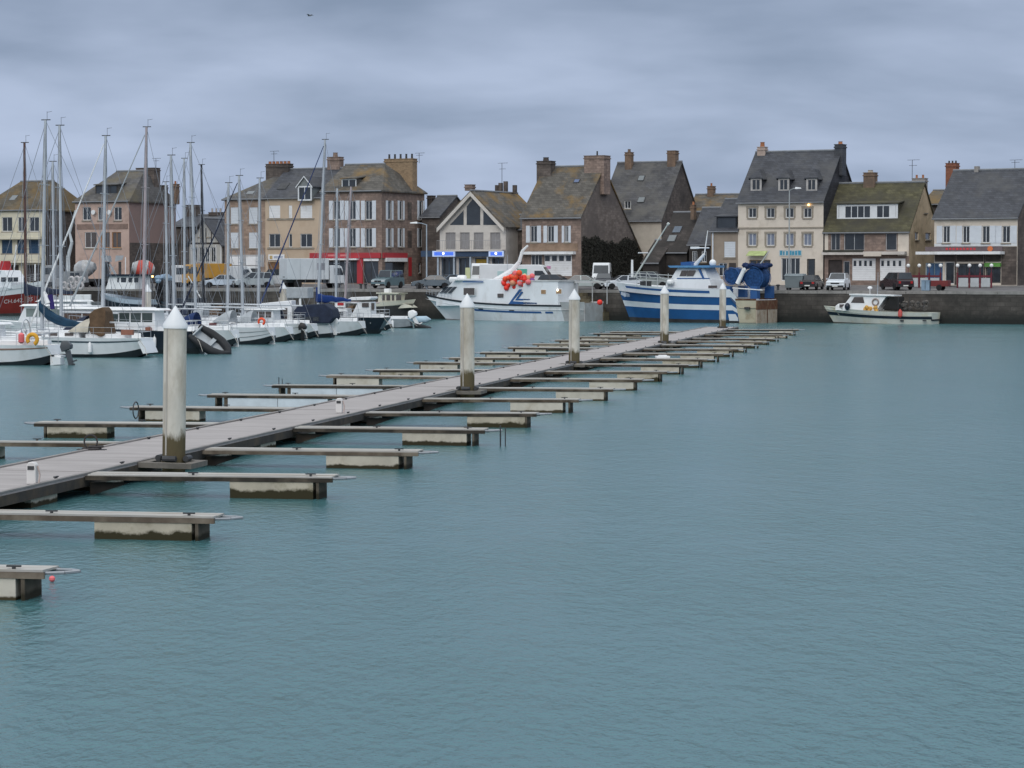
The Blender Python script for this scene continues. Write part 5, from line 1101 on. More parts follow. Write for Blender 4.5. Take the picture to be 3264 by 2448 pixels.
MB().ball(p(2701, 977, -1.25), .28, 10, sz=1.3).build('fender', navy, v, smooth=True)
rn = random.Random(4); k = MB()
for i in range(16): k.ball(p(2755+42*rn.random(), 978+16*rn.random(), -1.3+.3*rn.random()), .12+.1*rn.random(), 8)
k.build('oilskin_bundle', M('yellow_oilskin', (.62,.36,.09), .6, .25, 4), v)
k = MB()
for i in range(40): k.ball(p(2862+95*rn.random(), 962+22*rn.random(), -.9+1.8*rn.random()), .13+.16*rn.random(), 7, sz=.8)
k.build('pot_heap', M('net_heap', (.13,.115,.10), .9, .5, 4, c2=(.05,.05,.05), th=.5, sc2=3), v)
for px in (2863, 2900, 2945): MB().tube(p(px, 985, -1.2), p(px, 945, -1.1), .025).build('stanchion', dark, v)
x, z = fr.F(2871, 998, -1.62); MB().lathe([(.02,-.45),(.2,-.3),(.2,.15),(.02,.4)], n=12).build('red_fender', M('red_fender', (.5,.08,.07), .5), v, (x, -1.78, z), smooth=True)
for px in (2876, 2948): x, z = fr.F(px, 1022, -1.4); MB().box(x-.15, x+.15, -1.62, -1.4, z-.07, z+.07).build('scupper', dark, v)
# ================================================================== MARINA YACHTS
MA = -math.degrees(WA)
def outboard(root, x, y, z, m=None, s=1.0, tilt=0):
    o = MB().loft([[(-.12*s,-.17*s,.0), (.30*s,-.14*s,.04*s), (.30*s,.14*s,.04*s), (-.12*s,.17*s,0)], [(-.14*s,-.18*s,.22*s), (.34*s,-.16*s,.2*s), (.34*s,.16*s,.2*s), (-.14*s,.18*s,.22*s)], [(-.02*s,-.12*s,.46*s), (.22*s,-.10*s,.40*s), (.22*s,.10*s,.40*s), (-.02*s,.12*s,.46*s)]]).build('outboard_cowl', m or M('outboard_grey', (.07,.08,.09), .4, .15), root, (x, y, z), smooth=True, bevel=.03)
    o.rotation_euler = (0, -tilt, 0)
    MB().box(-.0, .2*s, -.07*s, .07*s, -.62*s, .0).box(-.02*s, .40*s, -.02*s, .02*s, -.52*s, -.46*s).build('outboard_leg', m or M('outboard_grey', (.07,.08,.09)), o); MB().lathe([(.02, -.1*s), (.07*s, 0), (.02, .16*s)], (.12*s, 0, -.62*s), 8, axis='x').build('gearcase', dark, o)
    return o
def stays(root, base, top, L, B, furl=None, cl=.55):
    x, y, z = base; h = top[2]
    def wirep(a, b, r, nm, m): MB().tube(a, b, r, r, 4).build(nm, m, root)
    bow = (-L+.15, y, 1.15)
    if furl: MB().tube(bow, (top[0]-.12, y, h-.5), .075, .03, 7).build('furled_genoa', furl, root)
    else: wirep(bow, (top[0], y, h-.2), .016, 'forestay', wire)
    wirep((-.1, y, 1.0), (top[0], y, h), .014, 'backstay', wire)
    for sd in (-1, 1):
        sx = x+(top[0]-x)*cl; sz = z+(h-z)*cl
        wirep((x+.25, y+sd*B*.46, 1.0), (sx, y+sd*.75, sz), .012, 'shroud', wire); wirep((sx, y+sd*.75, sz), (top[0], y, h-.3), .012, 'shroud', wire)
def yacht(py, px, L, label, hm=None, B=None, mast=None, deckm=None, boot=None, line=None, cover=None, furl=None, fb=1.0, mm=None, roof=None, rub=None, name='sailing_yacht', cat='sailboat', group='yachts moored at the marina', cabz=.42, wins=3, winm=None, rails=True, rudder=False, trake=-.25, Y=None, boomz=1.35):
    if Y is not None:
        k_ = 8000*4.8/Y; py = 871 + k_
    fr = Fr(px, 0, MA, py); B = B or .30*L+.2; yc = B/2; hm = hm or gel; deckm = deckm or white
    r = thing(name, label, cat, fr.P, fr.ang, group)
    H = Hull(0, -L, yc, B, fb, fb*1.25, rake=L*.11, srake=trake, tr=.66, full=2.0, zb=-.35, mid=.42, pw=2.0, flare=.30, counter=(.62 if name == 'sailing_yacht' else .2))
    H.build(r, [boot or M('antifoul', (.02,.03,.035), .7, .3), hm], [(0, 0), (.36, 1)], deckm, .07)
    if line: H.strip(r, 'hull_line', line, .80, .865, .0, .97, .012)
    if rub:
        for t_ in rub: H.strip(r, 'rubbing_strake', M('rub_grey', (.22,.24,.25), .6), t_, t_+.03, 0, .98, .02)
    zc = fb*1.02; cw = B*.30
    cx0, cx1 = -.36*L, -.80*L
    MB().prism([(cx0, zc-.1), (cx0-.1, zc+cabz), (cx1+.9, zc+cabz*.85), (cx1, zc-.0), (cx1, zc-.1)], yc-cw, yc+cw, 0, .12).build('coachroof', gel, r, bevel=.05)
    for i in range(wins):
        a = cx0-.35-i*(abs(cx1-cx0)-1.6)/max(wins,1); 
        for sd in (-1, 1): MB().box(a-.55, a-.05, yc+sd*(cw-.02)-.03, yc+sd*(cw-.02)+.03, zc+.10, zc+cabz*.62).build('cabin_window', winm or smoke, r)
    for sd in (-1, 1): MB().box(-.33*L, -.06*L, yc+sd*B*.25-.06, yc+sd*B*.25+.06, zc-.1, zc+.22).build('cockpit_coaming', gel, r, bevel=.03)
    MB().box(-.33*L, -.05*L, yc-B*.24, yc+B*.24, zc-.16, zc-.10).build('cockpit_sole', woodl, r)
    if rails:
        H.rail(r, .6, .06, .97, alu, 9)
        k = MB()
        for z_ in (.35, .62): k.path([(-.9, yc-B*.38, fb+z_), (-.12, yc-B*.34, fb+z_), (-.05, yc, fb+z_), (-.12, yc+B*.34, fb+z_), (-.9, yc+B*.38, fb+z_)], .016, 5)
        for y in (-.34, .34): k.tube((-.12, yc+y*B, fb-.05), (-.12, yc+y*B, fb+.62), .016, .016, 5)
        k.build('pushpit', alu, r)
    if rudder: MB().prism([(-.02, fb*.8), (.18, fb*.7), (.34, -.3), (-.1, -.3)], yc-.04, yc+.04).build('rudder', white, r)
    if mast:
        pxb, pxt, pyt = mast; mx = fr.F(pxb, 960, yc)[0]; tx, tz = fr.F(pxt, pyt, yc); b0 = (mx, yc, zc); t0 = (tx, yc, tz); mm = mm or mastm
        MB().tube(b0, t0, .115, .08, 10).build('mast', mm, r, smooth=True)
        for f in (.42, .70): x = mx+(tx-mx)*f; z = zc+(tz-zc)*f; MB().tube((x, yc-.8, z+.05), (x, yc+.8, z+.05), .022, .022, 5).build('spreader', mm, r)
        MB().tube((tx-.25, yc, tz+.02), (tx+.3, yc, tz+.02), .03, .03, 5).tube((tx+.1, yc, tz), (tx+.1, yc, tz+.5), .012, .012, 4).tube((tx+.1, yc, tz+.45), (tx+.4, yc, tz+.5), .012, .012, 4).build('masthead', dark, r)
        stays(r, b0, t0, L, B, furl)
        bx = max(mx + (abs(mx)-.10*L), mx+2.0); bz = zc+boomz
        MB().tube((mx, yc, bz), (bx, yc, bz-.06), .06, .05, 8).build('boom', mm, r)
        if cover:
            k = MB(); n = 9; rings = []
            for i in range(n+1):
                f = i/n; x = mx + (bx-mx)*f; rr = .26*(1-f)+.10; zz = bz+.16*(1-f)+.08; rings.append([(x, yc+rr*.7*math.cos(a*math.pi/4), zz+rr*(1.25 if f < .1 else 1)*math.sin(a*math.pi/4) + .04*math.sin(i*2.1)) for a in range(8)])
            k.loft(rings).build('sail_cover', cover, r, smooth=True); MB().tube((mx, yc, bz), (mx-.02, yc, bz+1.1), .15, .1, 8).build('mast_boot', cover, r)
    if not roof and name == 'sailing_yacht' and mast:
        hc = (navycv, greycv, bluecv, browncv, navycv, M('cream_canvas', (.45,.42,.35), .85))[int(abs(fr.P.x*7.3)) % 6]; rg_ = []
        for i in range(6):
            a_ = i/5*math.pi*.5; x_ = cx0 + .55 - 1.35*math.sin(a_)*.0 - 1.2*(i/5); h_ = .78*math.cos(a_*.9)+.05
            rg_.append([(x_, yc+cw*1.15*math.cos(q*math.pi/8), zc+.1+cabz*.5+h_*math.sin(q*math.pi/8)) for q in range(9)])
        MB().loft(rg_, closed=False).build('sprayhood', hc, r, smooth=True)
    if mast:
        for i, dx_ in enumerate((.12, .2, -.14)): MB().tube((mx+dx_*2.2, yc-.1, zc+.3), (tx+dx_*.4, yc-.06, tz-.3), .011, .011, 4).build('halyard', wire, r)
        for sd in (-1, 1): MB().tube((mx+.7, yc+sd*B*.45, fb), (mx+(tx-mx)*.42, yc, zc+(tz-zc)*.43), .011, .011, 4).build('lower_shroud', wire, r)
    MB().path([(-.2, yc-B*.3, fb+.02), (.5, yc-B*.55, fb*.55), (1.0, yc-B*.9, .2)], .016, 5).build('mooring_line', M('rope', (.42,.40,.36), .9), r)
    if roof:                                                 # wheelhouse with long white top
        a, b, h_, wm = roof
        MB().prism([(a, zc), (a-.05, zc+h_), (b+.5, zc+h_), (b, zc+.1)], yc-B*.36, yc+B*.36, 0, .1).build('wheelhouse', gel, r, bevel=.04); MB().prism([(a+.35, zc+h_), (a+.2, zc+h_+.11), (b+.45, zc+h_+.14), (b+.2, zc+h_)], yc-B*.42, yc+B*.42, 0, .1).build('hardtop', white, r, bevel=.03)
        n = 4; span = (a-.2)-(b+.55)
        for i in range(n):
            x1_ = a-.2-span*i/n; x0_ = x1_-span/n+.08
            for sd in (-1, 1): MB().box(x0_, x1_, yc+sd*(B*.36-.07)-.03, yc+sd*(B*.36-.07)+.03, zc+h_*.42, zc+h_*.88).build('side_window', wm, r)
    for i, u in enumerate((.30, .58)):
        q = H.pt(u, .62, -1, .10); MB().lathe([(.03, -.34), (.11, -.26), (.11, .22), (.03, .32)], n=10).tube((0, 0, .3), (0, .1, .75), .012, .012, 4).build('fender', (white, navycv)[(int(L*10)+i) % 2], r, q, smooth=True)
    return r, fr, H, yc
def ring(root, x, y, z, m, R=.24, r_=.08, arc=.78, a0=-.35*math.pi, axis='y'): MB().torus((x, y, z), R, r_, 16, 8, axis=axis, arc=arc, a0=a0).build('horseshoe_buoy', m, root, smooth=True)
# B1 nearest white yacht with wheel and yellow horseshoe
r, fr, H, yc = yacht(1166, 136, 9.6, 'white cruising yacht with steering wheel and yellow horseshoe lifebuoy', deckm=woodl, line=M('tan_line', (.30,.20,.16), .6), fb=1.05)
a = fr.F(82, 1025, yc); MB().torus((a[0], yc, 1.75), .62, .03, 22, 6, axis='x').torus((a[0], yc, 1.75), .08, .05, 8, 6, axis='x').build('steering_wheel', alu, r)
k = MB(); [k.tube((a[0], yc, 1.75), (a[0], yc+.6*math.cos(i*math.pi/3), 1.75+.6*math.sin(i*math.pi/3)), .015, .015, 4) for i in range(6)]; k.build('wheel_spoke', alu, r)
MB().box(a[0]-.5, a[0]-.2, yc-.2, yc+.2, .95, 1.75).build('helm_console', gel, r, bevel=.04)
a = fr.F(105, 1083, .2); ring(r, a[0], .12, a[1]+.02, yellow, .26, .11); a = fr.F(68, 1078, .3); MB().lathe([(.05,-.28),(.16,-.2),(.16,.2),(.05,.28)], n=10).build('red_fender', pinkb, r, (a[0], .3, a[1]), smooth=True)
MB().prism([(.0,.55), (.55,.5), (.55,.42), (0,.3)], yc-.35, yc+.35).build('stern_bracket', gel, r); outboard(r, .75, yc-.2, .72, None, 1.25, .25); MB().prism([(.1,.0),(.65,.05),(.65,.4),(.1,.45)], yc-.7, yc-.1).build('swim_platform', gel, r)
# B2
r, fr, H, yc = yacht(1141, 438, 10.2, 'white yacht with dark hull line, blue sail cover and brown cockpit tent', mast=(133,145,383), line=M('slate_line', (.07,.10,.12), .5), fb=1.1, rudder=False, boomz=.9, furl=None)
mx = fr.F(133, 960, yc)[0]
P_ = [fr.F(*q, yc) for q in ((128,975),(150,1000),(180,1018),(215,1030),(258,1037))]; k = MB(); rr = (.34,.36,.30,.26,.2)
k.loft([[(x, yc+q*.8*math.cos(a*math.pi/4), z+q*math.sin(a*math.pi/4)) for a in range(8)] for (x, z), q in zip(P_, rr)]).build('sail_cover', M('teal_blue_canvas', (.012,.045,.085), .8, .25, 2.5, bump=.3), r, smooth=True)
a, b, c = fr.F(160, 945, yc), fr.F(168, 985, yc), fr.F(140, 930, yc); MB().tube((a[0], yc, a[1]+.1), (b[0], yc, b[1]), .16, .14, 8).build('sail_bag', purplecv, r, smooth=True); MB().tube((c[0], yc, c[1]), (a[0]-.1, yc, a[1]-.4), .10, .22, 8).build('loose_sail', white, r, smooth=True)
k = MB(); k.prism([fr.F(*q, yc) for q in ((296,1000),(312,986),(338,978),(348,992),(352,1066),(340,1073),(322,1064),(306,1062))], yc-1.1, yc+1.1, 0, .55).build('cockpit_tent', browncv, r, bevel=.06)
MB().prism([(.0,1.05), (.35,.25), (.12,.22), (-.22,.95)], yc-1.0, yc+1.0).build('transom', gel, r)
a = fr.F(405, 1065, yc-1.3); MB().box(a[0]-.35, a[0]+.35, yc-1.35, yc-1.1, a[1]-.05, a[1]+.25).build('rail_bag', M('terracotta_bag', (.30,.13,.09), .8), r)
# B3 black motor cruiser with dinghy
r, fr, H, yc = yacht(1129, 612, 8.4, 'black hulled motor cruiser with white deck and inflatable on its stern', hm=navy, deckm=white, fb=1.35, roof=(-2.4, -6.0, 1.2, M('aft_glass', (.06,.08,.08), .15, .3)), name='motor_cruiser', cat='motorboat', wins=0)
d_ = thing('inflatable_dinghy', 'black inflatable dinghy tipped up on stern of black motor cruiser', 'dinghy', fr.P + fr.T*1.0 + fr.N*.6 + Vector((0,0,.68)), fr.ang); d_.rotation_euler = (D2R(38), D2R(33), fr.ang)
hyp = M('hypalon', (.02,.022,.025), .6)
path_ = [(-1.25, -.55), (-.4, -.6), (.4, -.56), (.95, -.36), (1.25, 0), (.95, .36), (.4, .56), (-.4, .6), (-1.25, .55)]
rings = []
for i, (x_, y_) in enumerate(path_):
    p0_, p1_ = Vector(path_[max(i-1, 0)]), Vector(path_[min(i+1, 8)]); d2 = (p1_-p0_).normalized(); n2 = Vector((-d2.y, d2.x)); rr_ = .26 if 0 < i < 8 else .16
    rings.append([(x_+n2.x*rr_*math.cos(q*math.pi/5), y_+n2.y*rr_*math.cos(q*math.pi/5), rr_*math.sin(q*math.pi/5)) for q in range(10)])
MB().loft(rings).build('side_tube', hyp, d_, smooth=True)
MB().box(-1.1, .9, -.5, .5, -.18, -.12).build('floor', greycv, d_); MB().box(-1.1, -1.02, -.5, .5, -.2, .25).build('transom_board', greycv, d_); MB().box(-.1, .15, -.45, .45, .02, .07).build('thwart', greycv, d_)
a = fr.F(475, 1055, .4); MB().lathe([(.05,-.3),(.2,-.2),(.2,.2),(.05,.3)], n=10).build('orange_fender', M('terracotta_bag', (.30,.13,.09)), r, (a[0], .3, a[1]), smooth=True)
# pilothouse yacht behind with long white roof
yacht(0, 520, 9.5, 'white pilothouse yacht with long roof and brown side windows', Y=154, mast=(325,337,433), fb=1.2, roof=(-1.6, -7.2, 1.35, M('brown_glass', (.10,.065,.05), .2, .3)), wins=0, furl=white)
yacht(0, 400, 9.4, 'white yacht with silver mast moored beyond the brown tented yacht', Y=148, mast=(195,190,400), fb=1.1, rails=False)
yacht(0, 596, 9.2, 'white yacht with tall pink tinted mast beside the pilothouse yacht', Y=159, mast=(455,467,405), fb=1.1, mm=M('pinkish_mast', (.42,.36,.37), .5, .1), furl=greycv)
yacht(1107, 728, 8.6, 'white yacht with red lifebuoy on its rail and white rudder', mast=(556,545,495), fb=1.1, rudder=True, furl=None)
rr_ = bpy.data.objects[-1] if False else None
r, fr, H, yc = yacht(1099, 845, 8.8, 'white yacht with maroon window strip and grey rubbing lines', mast=(625,607,455), fb=1.15, rub=(.52,.74), wins=2, winm=M('maroon_glass', (.16,.045,.045), .3), rudder=True)
a = fr.F(690, 1030, 0); ring(r, -.3, .2, 1.55, orange, .2, .08)
yacht(0, 905, 8.5, 'white yacht with slim grey mast between the maroon windowed yacht and cuddy yacht', Y=174.5, mast=(775,762,560), fb=1.05, furl=navycv, rails=False)
r, fr, H, yc = yacht(1086, 950, 8.6, 'white yacht with black outboard and dark cabin window', mast=(725,728,583), fb=1.2, rub=(.72,), wins=1, winm=glass, rudder=True, roof=(-1.9,-4.6,.95, smoke)); outboard(r, .15, .3, .75, M('black_cowl', (.015,.016,.018), .35), 1.2)
yacht(0, 985, 8.6, 'white yacht with bare alloy boom next to navy canopy cruiser', Y=183, mast=(823,828,568), fb=1.1, rails=False)
r, fr, H, yc = yacht(1077, 1040, 7.6, 'white motor cruiser with navy blue canopy over its cockpit', fb=1.25, name='motor_cruiser', cat='motorboat', wins=2, winm=smoke, rub=(.78,), cabz=1.5)
MB().prism([fr.F(*q, yc) for q in ((948,1030),(946,992),(962,972),(1045,968),(1068,985),(1075,1012),(1060,1030))], yc-1.15, yc+1.15, 0, .2).build('canopy', navycv, r, bevel=.08)
for i in range(3): a = fr.F(952+i*23, 1024, yc-1.1); b = fr.F(970+i*23, 1010, yc-1.1); MB().box(a[0], b[0], yc-1.16, yc-1.08, a[1], b[1]).build('canopy_window', glass, r)
outboard(r, .25, yc, .95, white, 1.2)
r, fr, H, yc = yacht(0, 1140, 8.8, 'white yacht with bright blue sail cover and very tall mast', Y=192.5, mast=(1012,1036,445), fb=1.1, cover=M('royal_blue_canvas', (.008,.035,.16), .8, .2, 2.5), furl=M('blue_furl', (.03,.05,.14), .8), boomz=1.5)
r, fr, H, yc = yacht(1065, 1225, 8.6, 'navy hulled pilothouse cruiser with white wheelhouse at the marina end', hm=navy, fb=1.3, name='motor_cruiser', cat='motorboat', wins=3, winm=navy, cabz=.7, trake=.9, rub=None, rails=True)
MB().prism([fr.F(*q, yc) for q in ((1125,1012),(1150,962),(1190,962),(1192,1030),(1125,1030))], yc-1.0, yc+1.0, 0, .12).build('wheelhouse', gel, r, bevel=.04); MB().prism([fr.F(*q, yc) for q in ((1112,957),(1130,947),(1192,945),(1194,951),(1185,956))], yc-1.15, yc+1.15).build('hardtop', white, r, bevel=.03)
a = fr.F(1150, 979, 0); b = fr.F(1171, 966, 0); MB().box(a[0], b[0], yc-1.02, yc-.9, a[1], b[1]).build('side_window', smoke, r); a = fr.F(1180, 990, 0); b = fr.F(1189, 966, 0); MB().box(a[0], b[0], yc-1.02, yc-.9, a[1], b[1]).build('side_window', smoke, r)
a = fr.F(1077, 970, 0); MB().box(a[0]-.35, a[0]+.45, yc-.9, yc-.5, a[1]-.25, a[1]+.45).build('liferaft_box', white, r, bevel=.05); MB().box(a[0]-.15, a[0]+.35, yc-.93, yc-.89, a[1]-.1, a[1]+.3).build('red_marking', redp, r)
yacht(0, 1200, 7.6, 'white yacht with slim mast moored beyond navy hulled cruiser', Y=206, mast=(1070,1075,600), fb=1.0, rails=False)
yacht(0, 1228, 7.6, 'white yacht with raked pinkish mast furthest along the marina', Y=210, mast=(1097,1119,595), fb=1.0, rails=False, mm=M('pinkish_mast', (.42,.36,.37)))
# second row beyond the marina pontoon
yacht(0, 690, 8.6, 'white yacht with short grey mast beyond the marina pontoon', Y=194, mast=(533,528,580), fb=1.0, rails=False)
yacht(0, 740, 8.8, 'white yacht with radar mast beyond the marina pontoon', Y=201, mast=(588,587,505), fb=1.0, rails=False)
yacht(0, 790, 8.8, 'dark yacht with black mast beyond the marina pontoon', Y=208, mast=(650,642,525), fb=1.0, hm=navy, mm=M('black_spar', (.02,.022,.028), .4), rails=False)
yacht(0, 250, 9.0, 'yacht with brown mast and violet sail cover before red trawler', Y=166, mast=(82,78,455), fb=1.2, mm=brownm, cover=navycv, rails=False, boomz=2.2)
yacht(0, 340, 9.0, 'yacht with grey green mast beyond the brown masted yacht', Y=173, mast=(172,168,515), fb=1.2, rails=False, roof=(-2.2,-5.5,1.6, greycv))
yacht(0, 118, 8.0, 'white cabin yacht with broad roof lying between the wheel yacht and tented yacht', Y=134.5, fb=1.15, roof=(-2.6, -6.0, .85, smoke), wins=0, rails=True)
yacht(0, 325, 8.2, 'white yacht with grey green cabin glass tucked behind the blue sail cover', Y=164, fb=1.4, roof=(-1.8, -6.0, 1.2, M('grey_green_glass', (.20,.24,.23), .2, .2)), wins=0, rails=False)
yacht(0, 640, 7.8, 'low white yacht with cream cabin beside the red lifebuoy yacht', Y=170.5, fb=1.25, wins=2, cabz=.8)
yacht(0, 1090, 7.4, 'white day boat with open cockpit beside blue sail cover yacht', Y=197, fb=1.15, wins=2, cabz=.7, rails=True)
# RIB with outboards at the marina end
r, fr, H, yc = yacht(1046, 1300, 5.0, 'white speedboat with two raised outboards beyond navy cruiser', fb=.8, hm=M('grey_hull', (.30,.33,.35), .5), name='speedboat', cat='motorboat', wins=0, cabz=.25, rails=False)
outboard(r, .3, .5, .85, white, 1.5, .5); outboard(r, .2, 1.2, .9, white, 1.5, .5)
MB().lathe([(.05,-1.1),(.28,-.9),(.3,.6),(.05,1.0)], axis='x', n=12).build('boat_cover', M('pale_blue_cover', (.42,.55,.64), .7), r, (.9, .8, .75), smooth=True); MB().prism([(.5,.45),(1.9,.1),(1.9,-.1),(.5,0)], .2, 1.1).build('black_tube', black, r, bevel=.1)
# marina pontoon and its piles
mp = thing('marina_pontoon', 'floating marina pontoon hidden between the two rows of yachts', 'pontoon', (-33.7+(110-129)*.2014, 110, 0), -math.atan(.2014))
for i in range(13): MB().box(-1.1, 1.1, i*9.2+.03, i*9.2+9.17, .4, .5).build('deck_section', deckm, mp); MB().box(-1.0, 1.0, i*9.2+1, i*9.2+2.6, -.2, .39).build('float', fltm, mp); MB().box(-1.0, 1.0, i*9.2+5.6, i*9.2+7.2, -.2, .39).build('float', fltm, mp)
for px, Y, nm in ((470, 172, 'white-capped pile rising among the yachts before the mixer trucks'), (903, 204, 'white-capped pile with blue strap rising among yachts before white truck')):
    o = copy_tree(pp); c = at_y(px, 1000, Y); o.location = (c.x, c.y, .0); o.rotation_euler = (0,0,0); tag(o, nm, 'pile', 'piles among the moored yachts')
MB().tube((0,-.29,4.2), (-.25,-.29,3.2), .05).build('blue_strap', bluecv, o)
# grey canopy workboat
r, fr, H, yc = yacht(0, 985, 6.5, 'workboat with grey canvas shelter moored beyond the marina pontoon', Y=214, fb=1.1, name='workboat', cat='motorboat', wins=0, rails=False)
MB().prism([fr.F(*q, yc) for q in ((915,916),(990,916),(990,950),(915,950))], yc-1.0, yc+1.0).build('shelter', greycv, r, bevel=.05); MB().prism([fr.F(*q, yc) for q in ((898,948),(925,948),(925,1000),(898,1000))], yc-1.0, yc+1.0).build('cabin', M('pale_cabin', (.45,.42,.40), .6), r); MB().prism([fr.F(*q, yc) for q in ((962,950),(968,950),(968,1000),(962,1000))], yc-.9, yc-.7).build('shelter_post', white, r)
# ---- boats along the left quay
def quay_boat(px_bow, px_st, d, zg, zbw, B, label, name, levels, mats, bow_right=False, ang=None):
    fr = Fr(px_st, d, ang); v = thing(name, label, 'boat', fr.P, fr.ang, 'fishing boats along the quay'); xb = fr.F(px_bow, 950)[0]
    H = Hull(0, xb, 0, B, zg, zbw, rake=1.4, tr=.85, full=2.4, zb=-.5, pw=2.0); H.build(v, mats, levels, M('trawler_deck', (.3,.3,.3)), .4); return fr, v, H
trw = M('red_hull', (.17,.022,.018), .55, .18, .8)
fr, v, H = quay_boat(136, -190, -4, 2.5, 3.95, 4.6, 'dark red fishing trawler with white bulwark and registration number', 'red_trawler', [(0,0),(.2,1),(.74,2)], [M('dark_boot', (.045,.045,.045)), trw, whull])
p = lambda a, b, y=0: (lambda q: (q[0], y, q[1]))(fr.F(a, b, y))
MB().prism(fr.pts([(-90,905),(-60,858),(40,862),(62,900),(62,920),(-90,920)]), -1.6, 1.6, 0, .2).build('wheelhouse', whull, v, bevel=.04)
for a in (4, 26, 43): swin(fr, v, a, 884, a+14, 898, -1.55, glass)
MB().prism(fr.pts([(5,872),(12,832),(24,832),(30,872)]), -.5, .5).build('funnel', redp, v); MB().prism(fr.pts([(-40,838),(8,838),(8,862),(-40,862)]), -1.2, 1.2).build('upper_deck', whull, v)
MB().tube(p(112,895), p(112,842), .09).build('samson_post', white, v); H.rail(v, .9, .55, .97, alu, 8); MB().tube(p(45,862), p(52,780), .07).build('mast', white, v)
cu = bpy.data.curves.new('reg', 'FONT'); cu.body = 'CH.642.135'; cu.size = 1; to = bpy.data.objects.new('reg', cu); COL.objects.link(to); bpy.context.view_layer.update()
me = bpy.data.meshes.new_from_object(to.evaluated_get(bpy.context.evaluated_depsgraph_get())); bpy.data.objects.remove(to)
wd_ = max(q.co.x for q in me.vertices); u0 = fr.F(8, 940, -2.1)[0]/H.xb; u1 = fr.F(92, 940, -1.6)[0]/H.xb
for q in me.vertices: q.co = Vector(H.pt(u0+(u1-u0)*q.co.x/wd_, .50+.16*q.co.y, -1, .03))
me.materials.clear(); me.materials.append(M('reg_white', (.55,.50,.50), .6)); o = bpy.data.objects.new('registration_number', me); COL.objects.link(o); o.parent = v
fr, v, H = quay_boat(322, 500, -6, 1.9, 2.7, 3.8, 'dark fishing boat with white wheelhouse and lit orange lamp', 'wheelhouse_boat', [(0,0),(.80,1)], [navy, M('pale_blue_paint', (.44,.52,.60), .5, .1)])
p = lambda a, b, y=0: (lambda q: (q[0], y, q[1]))(fr.F(a, b, y))
MB().prism(fr.pts([(363,922),(372,880),(455,880),(455,922)]), -1.5, 1.5, 0, .12).build('wheelhouse', white, v, bevel=.04); MB().prism(fr.pts([(366,874),(462,874),(462,880),(366,880)]), -1.7, 1.7).build('wheelhouse_roof', navy, v)
for a, b in ((374, 380), (386, 402), (410, 422), (428, 440)): swin(fr, v, a, 885, b, 900, -1.42, glass)
x, y, z = p(486, 884, -1); MB().tube((x, y, z-1.6), (x, y, z), .05).build('lamp_post', dark, v); MB().ball((x, y, z+.1), .12, 10).build('orange_lamp', M('orange_lit', (.9,.5,.2), .4, 0, emit=((1,.55,.18), 5)), v)
H.rail(v, .7, .55, .97, alu, 6); MB().tube(p(400, 874), p(400, 820), .05).build('mast', white, v)
fr, v, H = quay_boat(495, 650, -9, 1.5, 2.1, 3.6, 'black fishing boat piled with nets under pale blue cover', 'net_boat', [(0,0)], [navy])
p = lambda a, b, y=0: (lambda q: (q[0], y, q[1]))(fr.F(a, b, y)); rn = random.Random(8); k = MB()
for i in range(60): f = rn.random(); k.ball(p(508+42*f, 900+60*rn.random(), -1+2*rn.random()), .3+.25*rn.random(), 8)
k.build('net_heap', M('black_net', (.018,.018,.02), .95, .5, 3, bump=.8), v); k = MB()
for i in range(18): k.ball(p(498+42*rn.random(), 880+22*rn.random(), -1+2*rn.random()), .35+.2*rn.random(), 9, sz=.7)
k.build('net_cover', M('pale_blue_tarp', (.24,.33,.43), .8, .2, 3, bump=.5), v)
MB().prism(fr.pts([(560,985),(640,985),(640,950),(560,950)]), -1.2, 1.2).build('deck_shelter', navy, v); MB().tube(p(640,950), p(600,880), .06).build('derrick_boom', white, v)
fr, v, H = quay_boat(160, 310, -5, 1.6, 2.3, 3.4, 'grey workboat hung with pale ring fenders below the mixer trucks', 'fender_boat', [(0,0),(.25,1)], [navy, M('grey_work', (.26,.27,.28), .7, .2)])
p = lambda a, b, y=0: (lambda q: (q[0], y, q[1]))(fr.F(a, b, y))
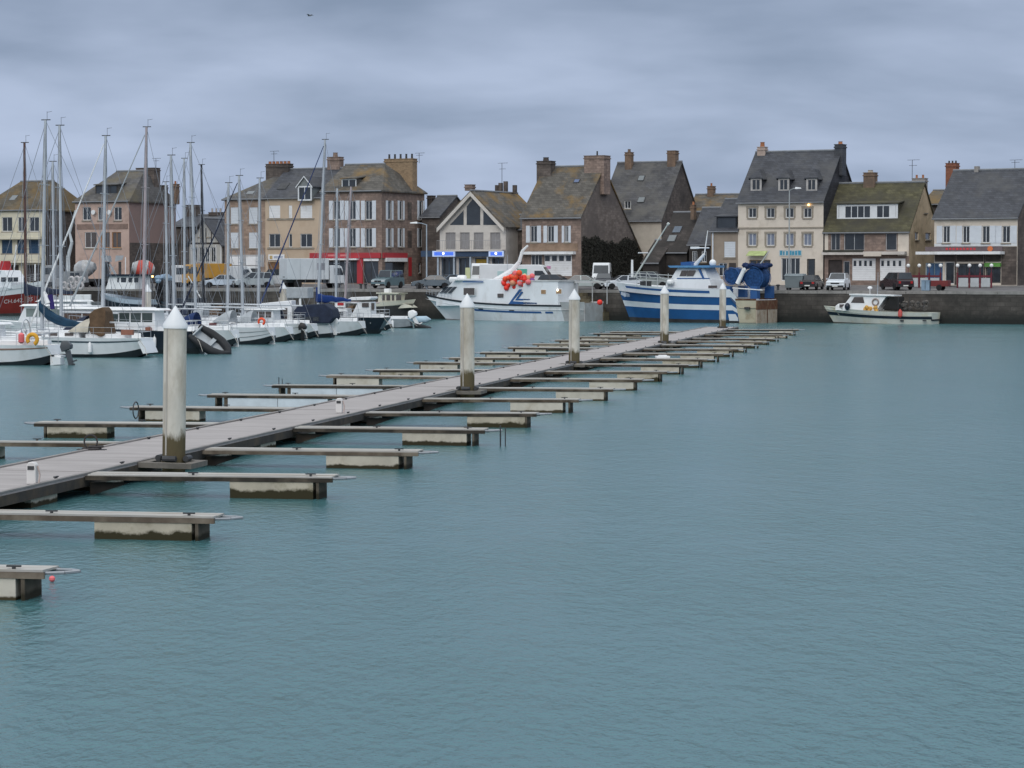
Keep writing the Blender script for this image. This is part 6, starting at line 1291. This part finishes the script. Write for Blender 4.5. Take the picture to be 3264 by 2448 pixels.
for i, (px, py) in enumerate(((205,910),(222,914),(236,910),(257,911),(246,892),(228,893),(262,893))): x, y, z = p(px, py, -1.8-.1*(i%2)); MB().torus((x, y, z), .32, .15, 16, 8, axis='y').build('ring_fender', M('pale_ring', (.45,.43,.43), .7, .15), v, smooth=True)
MB().prism(fr.pts([(215,900),(220,865),(262,865),(266,900)]), -1, 1).build('wheelhouse', M('grey_work', (.26,.27,.28)), v)
for a in (224, 240): swin(fr, v, a, 870, a+12, 884, -1.02, glass)
MB().prism(fr.pts([(232,975),(333,975),(333,938),(232,938)]), -2.6, -2.4).build('white_screen', white, v, bevel=.02)
# small cream fishing boat at the quay
fr, v, H = quay_boat(1325, 1172, -2.6, 1.75, 2.1, 2.6, 'small cream fishing boat with wheelhouse lying off the white vessel bow', 'cream_boat', [(0,0),(.80,1)], [M('dark_boot', (.045,.045,.045)), M('cream_boat', (.60,.58,.48), .5, .1)])
MB().prism(fr.pts([(1216,978),(1219,936),(1281,936),(1276,960),(1258,985),(1216,985)]), -.9, .9, 0, .08).build('wheelhouse', M('cream_boat', (.60,.58,.48)), v, bevel=.03); MB().prism(fr.pts([(1214,932),(1286,933),(1284,937),(1214,936)]), -1.0, 1.0).build('wheelhouse_roof', M('cream_boat', (.60,.58,.48)), v)
for a, b in ((1219, 1226), (1232, 1243), (1249, 1256), (1263, 1278)): swin(fr, v, a, 940, b, 957, -.9, smoke)
x, z = fr.F(1236, 929); MB().box(x-.3, x+.3, -.3, .3, z-.2, z+.3).build('liferaft', white, v, bevel=.05)
MB().prism(fr.pts([(1262,984),(1276,962),(1310,972),(1322,980)]), -.7, .7, 0, .1).build('foredeck_cover', M('cream_boat', (.60,.58,.48)), v)
# harbour steps between the two ships
st = thing('quay_steps', 'brown stone landing steps built against the harbour wall', 'steps', qw(qs(1822, -1.3), -1.3), ANG); W_ = qs(1925, -1.3)-qs(1822, -1.3)
for i in range(7): MB().box(0, W_-i*.4, .0, 1.28, -2 if i == 0 else QTOP-.3-(7-i)*.32, QTOP-.3-(6-i)*.32-.004).build('step', M('ochre_stone', (.17,.14,.085), .9, .35, 1.2, brick=(.9,.4,.03,.6), c2=(.09,.08,.06), th=.55, sc2=.6), st)
